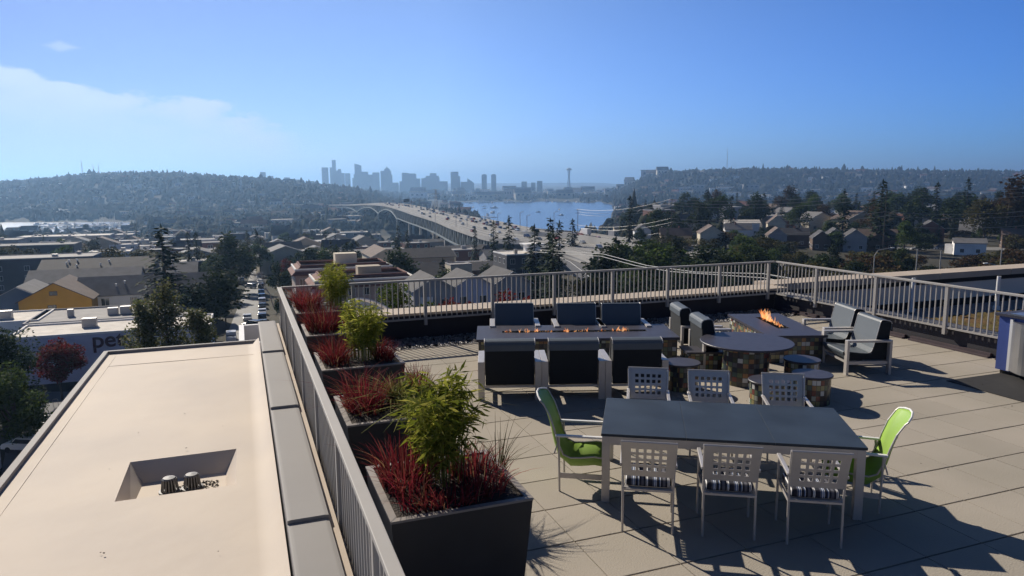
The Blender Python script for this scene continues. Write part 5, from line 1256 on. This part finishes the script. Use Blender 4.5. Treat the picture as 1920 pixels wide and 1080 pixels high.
# near left trees, built finely
t = broad('red_maple', 6.8, 2.7, 41, 7000, .26, 'lf_maple', 'red leaved maple beside the store wall', base=.30, blobs=18, trunk_r=.10); p = G(118, 750); t.location = tuple(p); t.scale = (1.35,)*3
t = broad('street_tree', 11, 4.6, 42, 15000, .30, 'lf_dark', 'dark leafy tree at the left edge, nearest the camera', base=.02, blobs=26); p = G(10, 800); t.location = (p[0], p[1], p[2]-1); t.scale = (1.25, 1.25, 1.3)
t = broad('street_tree', 9, 4.0, 43, 9000, .30, 'lf_green', 'smaller leafy tree at left edge below the big one', base=.02, blobs=20); p = G(34, 845); t.location = tuple(p); t.scale = (1.15,)*3
for k, (px_, pt, h, w_, lab) in enumerate(((292, 512, 17, 3.5, 'tallest of the three columnar birch trees behind the cream roof'), (246, 552, 13.5, 3.0, 'left of the three columnar birch trees behind the cream roof'), (352, 568, 12.5, 2.9, 'shortest columnar birch tree, right of the three'))):
    t = poplar('birch_tree', h, w_, 50+k, 9000, .30, 'lf_poplar', lab); p = G(px_, pt, h) if False else None
    d = 74; xy = D(px_, d); zt = CAM[2]-(pt-348)*d/F; t.location = (xy[0], xy[1], zt-h)
p = G(532, 535, 9); t = broad('red_maple', 9, 3.6, 44, 4000, .4, 'lf_maple', 'dark red tree left of the pink apartment house', blobs=14); t.location = tuple(G(537, 487, 9))
for k, (px_, pt, lab) in enumerate(((858, 545, 'red shrub just outside the far railing, left one'), (960, 546, 'red shrub just outside the far railing, right one'))):
    xy = D(px_, 27); zt = CAM[2]-(pt-348)*27/F; t = broad('red_shrub', 2.4, 1.15, 60+k, 2600, .13, 'lf_maple', lab, base=.0, blobs=8, limbs=3); t.location = (xy[0], xy[1], zt-2.4); t['category'] = 'shrub'
xy = D(752, 26); zt = CAM[2]-(532-348)*26/F; t = broad('hedge_shrub', 2.8, 1.5, 66, 5200, .13, 'lf_green', 'wide green shrub outside the far railing, right of the arch', base=.0, blobs=12, limbs=3); t.location = (xy[0], xy[1], zt-2.8); t['category'] = 'shrub'
# outer planting deck that carries those shrubs
b = MB(); b.bb(2, 16, 17.35, 30, -26, -2.6); tag(b.build('garden_terrace', M['stucco_gray']), 'lower garden terrace beyond the far railing', 'terrace')
t = thing('bare_tree', 'pale bare limbed tree leaning over the parked cars', 'tree', tuple(G(515, 580))); b = MB(); rr = random.Random(8)
def limb(p, d, L_, rad, dep):
    q = Vector(p)+Vector(d)*L_; b.tube([p, (Vector(p)+q)/2+Vector((rr.uniform(-.15, .15), rr.uniform(-.15, .15), 0)), q], [rad, rad*.8, rad*.6], 5)
    if dep:
        for k in range(3): limb(q, (Vector(d)+Vector((rr.uniform(-.7, .7), rr.uniform(-.7, .7), rr.uniform(-.1, .5)))).normalized(), L_*.68, rad*.58, dep-1)
limb(Vector((0, 0, 0)), Vector((-.25, 0, 1)).normalized(), 4.2, .2, 4); b.build('branches', mat('pale_bark', (.34, .32, .30), .8), t)
p = G(422, 640); t = thing('utility_pole', 'dark wooden pole beside the narrow street', 'utility pole', tuple(G(424, 612))); b = MB(); b.tube([(0, 0, 0), (0, 0, 9)], [.16, .12], 8); b.build('pole', M['bark'], t); b = MB(); b.bb(-1.6, 1.6, -.06, .06, 8.2, 8.4); b.build('crossarm', M['bark'], t)
p = G(100, 762); t = thing('bike_rack', 'thin metal bike rack on the pavement by the red maple', 'bike rack', tuple(p)); b = MB(); b.tube([(0, 0, 0), (0, 0, .9), (.1, 0, 1.0), (.5, 0, 1.0), (.6, 0, .9), (.6, 0, 0)], .03, 6); b.build('hoop', M['alu_dark'], t)
t = flat('gray flat roofed corner building at the left edge, lower left', -152, 772, 9, 3.6, 8, 'gray', 'r_mid', 2, 2, 0)

# belts of background trees
def scatter(n, pxr, dr, protos, hr, label, group, seed, limit=None, wd=(1., 1.35), road=True):
    r = random.Random(seed); k = 0; tries = 0
    while k < n and tries < n*8:
        tries += 1; px = r.uniform(*pxr); d = math.exp(r.uniform(math.log(dr[0]), math.log(dr[1]))); x, y = D(px, d)
        if occupied(x, y) or (road and on_road(x, y)): continue
        z = zg(x, y)
        if z < WATER+1.5: continue
        h = r.uniform(*hr)
        ptop = 348-(z+h-H)*F/d
        if limit and ptop < limit(px): h *= .6
        pr = r.choice(protos); base = 24. if pr in con else 12. if pr in brd else 4.; s_ = h/base; w_ = s_*r.uniform(*wd)
        pr.put((x, y, z-.3), r.uniform(0, 6.28), label if isinstance(label, str) else label[pr], group, (w_, w_, s_)); OCC.append((x, y, 1.2)); k += 1
LB = {}
for p in con: LB[p] = 'dark conifer'
for p, nme in zip(brd, ('green leafy tree', 'dark leafy tree', 'olive leafy tree', 'rust coloured tree', 'dark rounded tree')): LB[p] = nme
for p, nme in zip(bsh, ('olive shrub', 'dark shrub', 'rusty shrub')): LB[p] = nme
def lab(where): return {p: f'{n_} {where}' for p, n_ in LB.items()}
def screen(n, pxr, dr, ptr, protos, hmm, where, group, seed, wd=(1., 1.35), road=False):
    r = random.Random(seed); k = tries = 0; lb = lab(where)
    while k < n and tries < n*10:
        tries += 1; px, d, pt = r.uniform(*pxr), r.uniform(*dr), r.uniform(*ptr); x, y = D(px, d); z = zg(x, y)
        if occupied(x, y, .5) or (road and on_road(x, y)): continue
        h = H-(pt-348)*d/F-z
        if not hmm[0] < h < hmm[1]: continue
        pr = r.choice(protos); base = 24. if pr in con else 12. if pr in brd else 4.; s_ = h/base; w_ = s_*r.uniform(*wd)
        pr.put((x, y, z-.3), r.uniform(0, 6.28), lb[pr], group, (w_, w_, s_)); OCC.append((x, y, 1.2)); k += 1
GR = [brd[0], brd[1], brd[4], brd[1]]; OL = [brd[2], brd[3], brd[1], brd[2], brd[4]]
scatter(84, (1160, 2000), (370, 640), con+GR+[con[2], brd[3]], (15, 25), lab('in the belt behind the houses on the right'), 'trees behind the houses on the right', 1, lambda px: 395 if px < 1290 else 352)
screen(30, (1150, 1345), (140, 205), (445, 500), GR+[con[2]], (6, 18), 'in the dark grove behind the railing corner', 'trees in the grove behind the railing corner', 12)
screen(26, (1330, 1600), (150, 260), (452, 505), GR+OL, (4, 15), 'in the dark grove behind the railing corner', 'trees in the grove behind the railing corner', 13)
screen(50, (1500, 1990), (150, 285), (464, 510), OL+bsh*2, (2.5, 13), 'in the thicket below the houses on the right', 'trees in the thicket below the houses on the right', 14)
screen(46, (1180, 1960), (300, 385), (428, 462), bsh+bsh+[brd[0], brd[1]], (2.5, 9), 'in the gardens of the houses on the right', 'garden trees of the houses on the right', 16, (1.1, 1.7))
screen(34, (1190, 1960), (325, 372), (415, 447), GR+[con[0], con[1]], (5, 16), 'standing between the houses on the right', 'trees between the houses on the right', 15)
scatter(70, (1160, 1990), (90, 200), bsh+[bsh[0]], (4, 8), lab('in the thicket behind the right railing'), 'shrubs in the thicket behind the right railing', 3, lambda px: 470, (.9, 1.4), False)
scatter(74, (-60, 660), (240, 600), brd[:3]+con[:2], (8, 14), lab('among the roofs on the left'), 'trees among the roofs on the left', 4, lambda px: 430)
scatter(24, (-60, 700), (600, 1120), con, (13, 18), lab('on the far slope on the left'), 'trees on the far slope on the left', 5)
scatter(34, (540, 1130), (150, 420), brd[:3]+con[1:2], (6, 11), lab('among the roofs below the bridge'), 'trees among the roofs below the bridge', 6, lambda px: 440)
scatter(16, (560, 1120), (430, 1000), brd[1:2]+con, (8, 15), lab('near the bridge piers'), 'trees near the bridge piers', 7, lambda px: 425)
scatter(18, (340, 415), (120, 330), [brd[1], brd[4]], (8, 12), lab('left of the narrow street'), 'trees left of the narrow street', 8, lambda px: 470)
scatter(12, (520, 570), (120, 330), [brd[1], brd[2]], (5, 8), lab('right of the narrow street'), 'trees right of the narrow street', 9, lambda px: 490)
# smaller houses filling the slopes
hp = []
for k, (wl, rf, fl) in enumerate((('white', 'r_dark', 0), ('cream', 'r_gray', 0), ('gray', 'r_dark', 0), ('tan', 'r_brown', 0), ('white', 'r_white', 1), ('gray', 'r_white', 1), ('brick', 'r_mid', 1))):
    if fl: o = flat('', 0, 0, 6.5, 13, 10, wl, rf, 3, 2, 1, p=np.array([0, 0, -500.]))
    else: o = gable('', 0, 0, 5.5, 11, 9, 2.8, wl, rf, 'xy'[k % 2], 2, 2, p=np.array([0, 0, -500.]))
    hp.append((Protos(o), f'{wl} {"flat roofed block" if fl else "gabled house"}')); OCC.pop()
def town(n, pxr, dr, where, group, seed, sc=(.9, 1.4), pick=None):
    r = random.Random(seed); k = tries = 0
    while k < n and tries < n*10:
        tries += 1; px = r.uniform(*pxr); d = math.exp(r.uniform(math.log(dr[0]), math.log(dr[1]))); x, y = D(px, d)
        if occupied(x, y, 5) or on_road(x, y): continue
        z = zg(x, y)
        if z < WATER+1.5: continue
        pr, nm = r.choice(pick or hp); s_ = r.uniform(*sc); pr.put((x, y, z), r.choice([0, 0, math.pi/2*.02, .12]), f'{nm} {where}', group, (s_*r.uniform(.9, 1.5), s_, s_*r.uniform(.9, 1.2))); OCC.append((x, y, 7)); k += 1
town(40, (-60, 640), (280, 640), 'among trees on the left slope', 'small houses on the left slope', 31)
town(36, (-60, 690), (640, 1150), 'on the far left slope near the water', 'small houses on the far left slope', 32, (1., 1.6))
town(46, (-60, 640), (300, 1150), 'standing among the roofs on the left', 'small flat blocks on the left slope', 35, (.8, 1.3), hp[4:])
town(28, (560, 1120), (220, 900), 'below the bridge', 'small houses below the bridge', 33)
town(44, (1150, 1960), (380, 640), 'between trees on the right', 'small houses between trees on the right', 34)
# ------------------------------------------------------------------ far hills: woods, houses, masts
M['lf_far'] = foliage('far_wood', [(.010, .015, .009), (.014, .020, .011), (.020, .021, .012), (.024, .018, .012)], 0, .95)
ICO = []
def crown_base(kind):
    if kind == 'cone': ring = [(1., .0), (.85, .25), (.5, .62)]; tip = 1.25
    else: ring = [(.6, .0), (1., .35), (.72, .75)]; tip = .98
    v = [(q*math.cos(a), q*math.sin(a), z) for q, z in ring for a in np.linspace(0, 6.283, 7)[:-1]]+[(0, 0, tip)]
    f = [(i*6+k, i*6+(k+1) % 6, (i+1)*6+(k+1) % 6) for i in range(2) for k in range(6)]+[(i*6+k, (i+1)*6+(k+1) % 6, (i+1)*6+k) for i in range(2) for k in range(6)]+[(12+k, 12+(k+1) % 6, 18) for k in range(6)]
    return np.array(v), np.array(f)
def wood(n, pxr, dr, s, seed, conif=.3, thin=None, road=False):
    r = np.random.default_rng(seed); px = r.uniform(*pxr, n); d = np.sqrt(r.uniform(dr[0]**2, dr[1]**2, n)); Vs = []; Fs = []; o = 0
    for a, q in zip(px, d):
        x, y = D(a, q); z = zg(x, y)
        if z < WATER+2 or occupied(x, y, 1) or (road and on_road(x, y)): continue
        if thin and r.random() < thin(a, q): continue
        bv, bf = crown_base('cone' if r.random() < conif else 'round'); k = s*r.uniform(.6, 1.4); v = bv*(1+r.normal(0, .14, bv.shape))*np.array([k, k, k*r.uniform(1.2, 2.1)])
        if r.random() < .03: v[:, 2] *= 1.6
        an = r.uniform(0, 6.28); v = np.stack([v[:, 0]*math.cos(an)-v[:, 1]*math.sin(an), v[:, 0]*math.sin(an)+v[:, 1]*math.cos(an), v[:, 2]], 1)
        Vs.append(v+(x, y, z-1)); Fs.append(bf+o); o += len(v)
    return npmesh('woodland', np.vstack(Vs), np.vstack(Fs), M['lf_far'])
struct(wood(9500, (-500, 800), (1565, 2900), 7.5, 1), 'stuff')
struct(wood(9000, (1090, 2450), (2250, 3800), 9., 2, .35), 'stuff')
struct(wood(3800, (1080, 2200), (760, 1900), 6.5, 3, .4), 'stuff')
struct(wood(3600, (240, 900), (1050, 1750), 6., 4, .3), 'stuff')
struct(wood(900, (-80, 700), (600, 1150), 4.2, 6, .15), 'stuff')
struct(wood(520, (560, 1120), (450, 1050), 3.8, 7, .15, None, True), 'stuff')
struct(wood(700, (1160, 2100), (390, 800), 4.2, 8, .2), 'stuff')
struct(wood(3000, (560, 1250), (3450, 5200), 10, 5, .2), 'stuff')
def simple_house(name, wl, rf, fl, wins=True):
    b = MB(); b.bb(-6, 6, -4.5, 4.5, -4, 5.5)
    if fl: b.bb(-6.3, 6.3, -4.8, 4.8, 5.501, 6.0, 1)
    else: b.add([(-6.5, -5.2, 5.2), (6.5, -5.2, 5.2), (6.5, 0, 8.4), (-6.5, 0, 8.4), (6.5, 5.2, 5.2), (-6.5, 5.2, 5.2)], [(0, 1, 2, 3), (3, 2, 4, 5), (1, 4, 2), (0, 3, 5)], 1)
    for x in (-3.6, 0, 3.6): b.bb(x-.8, x+.8, -4.53, -4.4, 2.6, 4.2, 2)
    return b.build(name, [wallm(wl), roofm(rf), M['glass']])
SH = []
for wl, rf, fl in (('white', 'r_dark', 0), ('cream', 'r_gray', 0), ('white', 'r_white', 1), ('gray', 'r_mid', 1), ('tan', 'r_brown', 0), ('pink', 'r_red', 0)):
    o = simple_house('house' if not fl else 'building', wl, rf, fl); o['category'] = 'house' if not fl else 'building'; SH.append((Protos(o), f'{wl} {"flat roofed block" if fl else "house"}'))
def far_town(n, pxr, dr, where, group, seed, sc, picks=None, zmul=(1, 1.3), wmul=(.8, 1.8), rows=0):
    r = random.Random(seed); k = tries = 0
    while k < n and tries < n*12:
        tries += 1; px = r.uniform(*pxr); d = r.uniform(*dr); x, y = D(px, d)
        if occupied(x, y, 3): continue
        z = zg(x, y)
        if z < WATER+1.5: continue
        pr, nm = r.choice([SH[q] for q in picks] if picks else SH); s_ = r.uniform(*sc)
        o = pr.put((x, y, z+2.5), -math.atan2((px-960)/F, 1)-YAW+r.uniform(-.5, .5), f'{nm} {where}', group, (s_*r.uniform(*wmul), s_, s_*r.uniform(*zmul))); k += 1
far_town(56, (-40, 640), (1680, 2650), 'among the woods of the far left hill', 'houses on the far left hill', 41, (1., 1.7))
far_town(70, (-40, 640), (1650, 2600), 'showing pale between trees on the far left hill', 'pale blocks on the far left hill', 49, (.9, 1.5), (2, 3, 2))
far_town(60, (1190, 1960), (2500, 3450), 'showing pale between trees on the right hill', 'pale blocks on the right hill', 50, (.9, 1.5), (2, 3, 2))
far_town(110, (1190, 1960), (2400, 3500), 'on the wooded hill on the right', 'houses on the right hill', 42, (1.1, 1.9), (0, 1, 2, 3, 4, 5))
far_town(26, (1280, 1700), (2300, 2800), 'low on the right hill in a long pale row', 'pale blocks low on the right hill', 43, (1.6, 2.4), (2, 2, 3), (1.2, 1.9), (1.6, 3))
far_town(80, (780, 1260), (3430, 4600), 'on the far lake shore before the skyline', 'blocks on the far lake shore', 44, (2., 3.6), (1, 2, 3, 4, 2), (1, 2.2), (1., 2.6))
far_town(60, (250, 660), (1080, 1900), 'at the foot of the far left hill', 'houses at the foot of the left hill', 48, (1., 1.8), None, (1, 1.5))
far_town(26, (560, 900), (1150, 2600), 'beyond the bridge on the left lake shore', 'houses beyond the bridge', 45, (1., 1.8))
far_town(28, (1090, 1420), (850, 2200), 'on the low shore right of the lake', 'houses on the right lake shore', 46, (1., 1.7))
far_town(30, (960, 1110), (1050, 1300), 'on the near lake shore', 'houses on the near lake shore', 47, (.9, 1.4), (2, 3))
# church with spire on the left hill
p = G(453, 357); t = thing('church', 'small white church with pointed spire on the left hill', 'church', tuple(p)); b = MB(); b.bb(-7, 7, -5, 5, -3, 14); b.build('nave', wallm('white'), t)
b = MB(); b.bb(-3, 3, -8, -5.01, -3, 24); b.build('tower', wallm('white'), t); b = MB(); b.add([(-3.2, -8.2, 24), (3.2, -8.2, 24), (3.2, -4.8, 24), (-3.2, -4.8, 24), (0, -6.5, 44)], [(0, 1, 4), (1, 2, 4), (2, 3, 4), (3, 0, 4), (3, 2, 1, 0)]); b.build('spire', wallm('white'), t)
def mast(px, ptop, d, lab):
    p, z = pole_at(px, ptop, d); t = thing('radio_mast', lab, 'mast', tuple(p)); h = z-p[2]; b = MB()
    for k in range(3):
        a = k*2.094; b.tube([(2.2*math.cos(a), 2.2*math.sin(a), 0), (.9*math.cos(a), .9*math.sin(a), h*.8), (0, 0, h*.83)], .35, 4)
    for q in range(14):
        for k in range(3):
            a, c = k*2.094, (k+1)*2.094; e, e2 = q/14*.8, (q+1)/14*.8; w1, w2 = 2.2-1.6*e, 2.2-1.6*e2
            b.bar((w1*math.cos(a), w1*math.sin(a), h*e), (w2*math.cos(c), w2*math.sin(c), h*e2), .25, .25)
    b.build('lattice', M['alu_dark'], t); b = MB(); b.tube([(0, 0, h*.82), (0, 0, h)], .5, 5); b.build('antenna', M['alu_dark'], t)
for a in ((158, 296, 2750, 'tallest of three radio masts on the left hill'), (179, 304, 2750, 'middle of three radio masts on the left hill'), (189, 305, 2750, 'right of three radio masts on the left hill'), (1363, 281, 3500, 'tall radio mast on the right hill')): mast(*a)
p, z = pole_at(1378, 311, 3500); t = thing('radio_mast', 'short thin mast right of the tall radio mast', 'mast', tuple(p)); b = MB(); b.tube([(0, 0, 0), (0, 0, z-p[2])], .6, 5); b.build('antenna', M['alu_dark'], t)

# ------------------------------------------------------------------ skyline
def towermat():
    m, n, l, b = nmat('tower_glass'); t = n.new('ShaderNodeTexCoord'); br = n.new('ShaderNodeTexBrick'); l.new(t.outputs['Object'], br.inputs[0])
    mp_ = n.new('ShaderNodeMapping'); mp_.inputs['Rotation'].default_value = (math.pi/2, 0, 0); l.new(t.outputs['Object'], mp_.inputs[0]); l.new(mp_.outputs[0], br.inputs[0])
    br.inputs['Color1'].default_value = (.05, .07, .10, 1); br.inputs['Color2'].default_value = (.08, .10, .13, 1); br.inputs['Mortar'].default_value = (.20, .20, .20, 1)
    br.inputs['Scale'].default_value = .12; br.inputs['Mortar Size'].default_value = .03; br.offset = 0
    l.new(br.outputs[0], b.inputs['Base Color']); b.inputs['Roughness'].default_value = .35; return m
M['tower'] = towermat()
def tower(label, x0, x1, yt, d=5600, depth=40, top=None, parts=(), base=372):
    """x0,x1,yt: outline in photo pixels at distance d; parts are further setback blocks"""
    c = D((x0+x1)/2, d); a = math.atan2(((x0+x1)/2-960)/F, 1); zb = CAM[2]-(base-348)*d/F; wpx = d/F/math.cos(a)
    t = thing('skyscraper', label, 'skyscraper', (c[0], c[1], zb), -a-YAW)
    def X(x): return (x-(x0+x1)/2)*wpx
    def Z(y): return (base-y)*d/F
    b = MB(); b.bb(X(x0), X(x1), 0, depth, 0, Z(yt)); b.build('shaft', M['tower'], t)
    for (u0, u1, v0, v1) in parts:
        b = MB(); b.bb(X(u0), X(u1), depth*.1, depth*.85, Z(v0)+.01, Z(v1)); b.build('setback', M['tower'], t)
    if top:
        k, v = top; b = MB(); dd = depth
        if k == 'pyramid': b.add([(X(x0)*.6, dd*.1, Z(yt)), (X(x1)*.6, dd*.1, Z(yt)), (X(x1)*.6, dd*.9, Z(yt)), (X(x0)*.6, dd*.9, Z(yt)), (0, dd*.5, Z(v))], [(0, 1, 4), (1, 2, 4), (2, 3, 4), (3, 0, 4), (3, 2, 1, 0)])
        elif k == 'slant': b.add([(X(x0), 0, Z(yt)), (X(x1), 0, Z(yt)), (X(x1), dd, Z(yt)), (X(x0), dd, Z(yt)), (X(x0), 0, Z(v)), (X(x0), dd, Z(v))], [(0, 1, 4), (3, 5, 2), (0, 4, 5, 3), (4, 1, 2, 5), (3, 2, 1, 0)])
        elif k == 'slantr': b.add([(X(x0), 0, Z(yt)), (X(x1), 0, Z(yt)), (X(x1), dd, Z(yt)), (X(x0), dd, Z(yt)), (X(x1), 0, Z(v)), (X(x1), dd, Z(v))], [(0, 1, 4), (3, 5, 2), (1, 2, 5, 4), (0, 4, 5, 3), (3, 2, 1, 0)])
        elif k == 'round':
            o = [(X(x0)*math.cos(q), Z(yt)+(Z(v)-Z(yt))*math.sin(q)) for q in np.linspace(0, math.pi, 10)]
            b.add([(a_, 0, z_) for a_, z_ in o]+[(a_, dd, z_) for a_, z_ in o], [tuple(range(10)), tuple(reversed(range(10, 20)))]+[(i, i+10, (i+1) % 10+10, (i+1) % 10) for i in range(10)])
        b.build('crown', M['tower'], t)
def sx(a): return 590+a/5.189
def sy(a): return 290+a/5.189
def tw(label, x0, x1, yt, **k):
    if 'top' in k: k['top'] = (k['top'][0], sy(k['top'][1]))
    if 'parts' in k: k['parts'] = [(sx(a), sx(b_), sy(c), sy(e)) for a, b_, c, e in k['parts']]
    tower(label, sx(x0), sx(x1), sy(yt), **k)
tw('broad flat topped slab, leftmost of the dense skyline', 82, 143, 120)
tw('tallest tower of the skyline, narrow and flat topped', 183, 219, 50, d=5750)
tw('shoulder tower against the left flank of the tallest one', 160, 184, 120, d=5700)
tw('stepped block at the foot of the tallest skyline tower', 186, 268, 150, d=5550, parts=[(236, 266, 150, 135)])
tw('lower slab between the tallest tower and a narrow gap', 262, 300, 173, d=5650)
tw('square slab before the gap left of the curved top tower', 306, 355, 177)
tw('low step tower left of the curved top tower', 375, 402, 222, d=5500, parts=[(388, 402, 222, 186)])
tw('tall tower with a curved slanting top, second tallest', 401, 465, 104, top=('slant', 84), d=5700)
tw('square tower right of the curved top tower', 463, 528, 163, d=5600)
tw('low flat tower between two square towers', 520, 573, 190, d=5500)
tw('square flat topped tower left of the pointed one', 573, 638, 170, d=5800)
tw('pointed postmodern tower with stepped shoulders', 652, 762, 192, parts=[(652, 752, 192, 155), (688, 740, 155, 137), (700, 728, 137, 128), (708, 718, 128, 115)], d=5600)
tw('low block right of the pointed tower', 765, 822, 268, d=5450)
tw('broad dark slab, left of the twin flat towers mid skyline', 857, 925, 178, parts=[(862, 905, 178, 174)])
tw('broad slab stuck to the right of the mid skyline slab', 922, 996, 187, d=5700, parts=[(930, 985, 187, 182)])
tw('low shoulder block left of the mid skyline slabs', 832, 862, 256, d=5400)
tw('stepped low tower right of the mid skyline slabs', 990, 1033, 230, d=5500)
tw('low square tower left of the hill shaped cluster', 1045, 1082, 228, d=5500)
tw('hill shaped tower cluster with flat crown', 1076, 1220, 222, parts=[(1090, 1215, 222, 205), (1128, 1192, 205, 180)], d=5650)
tw('wide low block left of the dark square tower', 1222, 1300, 258, d=5400)
tw('dark square tower with a stepped right shoulder', 1331, 1406, 168, parts=[], d=5300)
tw('shoulder block against the dark square tower', 1404, 1422, 210, d=5320)
tw('low wide block right of the dark square tower', 1428, 1496, 264, d=5200)
tw('low tower with slanting top, right end of the skyline', 1492, 1556, 275, top=('slant', 230), d=5250)
tw('left of two matching round topped towers', 1631, 1681, 205, top=('round', 192), d=5100)
tw('right of two matching round topped towers', 1724, 1772, 205, top=('round', 192), d=5100)
for k, (a, c, y, n_) in enumerate(((979, 989, 341, 'narrow'), (997, 1005, 343, 'smaller'), (1008, 1018, 340, 'wider'))): tower(f'{n_} pale tower far right of the skyline near the needle', a, c, y, 5000)
for a, c, y, n_ in ((490.5, 500, 321, 'tall'), (504, 514, 328, 'square'), (535, 545, 331, 'low'), (555, 568, 335, 'wide'), (575, 590, 338, 'lowest')): tower(f'{n_} apartment tower on the left hill ridge before the skyline', a, c, y, 4300, 25, base=365)
tower('pale tower standing alone in front of the skyline', 773.5, 782, 352, 4200, 20, base=368); tower('pale slim tower by the lake end of the skyline', 893, 901, 353, 4200, 20, base=372)
# needle tower
p = D(1068, 5400); zb = CAM[2]-(352-348)*5400/F; zt = CAM[2]-(314-348)*5400/F; hh = zt-zb; t = thing('observation_tower', 'slender observation tower with a saucer top beside the lake', 'tower', (p[0], p[1], zb-20)); hh += 20
b = MB()
for k in range(3):
    a = k*2.094+.4; b.tube([(16*math.cos(a), 16*math.sin(a), 0), (6*math.cos(a), 6*math.sin(a), hh*.55), (9*math.cos(a), 9*math.sin(a), hh*.84)], [3.2, 2.6, 3], 6)
b.tube([(0, 0, 0), (0, 0, hh*.85)], 3.5, 6); b.build('legs', M['alu_dark'], t)
b = MB(); b.lathe([(4, hh*.82), (21, hh*.86), (22, hh*.885), (14, hh*.90), (12, hh*.93), (3, hh*.945), (0, hh*.945)], 24, cap=False); b.build('saucer', M['alu_dark'], t)
b = MB(); b.tube([(0, 0, hh*.94), (0, 0, hh)], [1.6, .5], 6); b.build('spire', M['alu_dark'], t)

# ------------------------------------------------------------------ boats and docks
def boat(kind):
    t = thing('boat', '', 'boat'); L_ = 6.
    out = [(-1.6, -L_), (1.6, -L_), (1.9, -1), (1.5, 3), (0, L_), (-1.5, 3), (-1.9, -1)]
    b = MB(); n = len(out); b.add([(x*.8, y*.95, 0) for x, y in out]+[(x, y, 1.5) for x, y in out], [tuple(reversed(range(n))), tuple(range(n, 2*n))]+[(i, (i+1) % n, (i+1) % n+n, i+n) for i in range(n)]); b.build('hull', M['white'], t)
    b = MB(); b.box((0, -1.2, 2.3), (2.4, 4.6, 1.6), 0, 0, (.8, .75)); b.build('cabin', M['white'], t)
    if kind: b = MB(); b.tube([(0, 0, 1.5), (0, 0, 13)], .14, 5); b.bar((0, 0, 2.9), (0, -4.6, 2.9), .2, .2); b.build('mast', M['alu'], t)
    return t
BT = [Protos(boat(0)), Protos(boat(1))]
def fleet(n, pxr, dr, where, group, seed, sc):
    r = random.Random(seed); k = tries = 0
    while k < n and tries < 3000:
        tries += 1; px, d = r.uniform(*pxr), r.uniform(*dr); x, y = D(px, d)
        if zg(x, y) > WATER-.6: continue
        q = r.random() < .35; BT[q].put((x, y, WATER-.3), r.uniform(0, 3.1), ('white sailboat ' if q else 'white motorboat ')+where, group, r.uniform(*sc)); k += 1
fleet(60, (60, 330), (1260, 1500), 'moored in the bay at the far left', 'boats moored in the left bay', 51, (1., 2.))
fleet(16, (860, 930), (1250, 2600), 'moored on the left shore of the lake', 'boats on the left lake shore', 52, (1., 2.2))
fleet(22, (860, 1130), (3050, 3300), 'moored along the far shore of the lake', 'boats on the far lake shore', 53, (1.6, 3.2))
fleet(3, (980, 1060), (1700, 2400), 'out on the open lake', 'boats on the open lake', 54, (1., 1.3))
for k, (a, d0, c, d1, lab) in enumerate(((895, 1550, 935, 1500, 'nearest long dock on the left lake shore'), (890, 1750, 930, 1700, 'second dock on the left lake shore'), (60, 1330, 230, 1300, 'long dock in the left bay, near one'), (80, 1430, 240, 1400, 'long dock in the left bay, far one'))):
    p, q = D(a, d0), D(c, d1); b = MB(); b.bar((*p, WATER+.6), (*q, WATER+.6), 7, 1.2); tag(b.build('dock', M['concrete']), lab, 'dock')

# ------------------------------------------------------------------ air
hz = bpy.data.materials.new('haze'); hz.use_nodes = True; n = hz.node_tree.nodes; n.remove(n['Principled BSDF'])
pv = n.new('ShaderNodeVolumePrincipled'); pv.inputs['Color'].default_value = (.36, .62, 1, 1); pv.inputs['Density'].default_value = HAZE = 1.3e-4; pv.inputs['Anisotropy'].default_value = .48
hz.node_tree.links.new(pv.outputs[0], n['Material Output'].inputs['Volume'])
b = MB(); b.bb(-24000, 24000, -9000, 24000, -141, 330); o = b.build('haze', hz); struct(o, 'stuff')
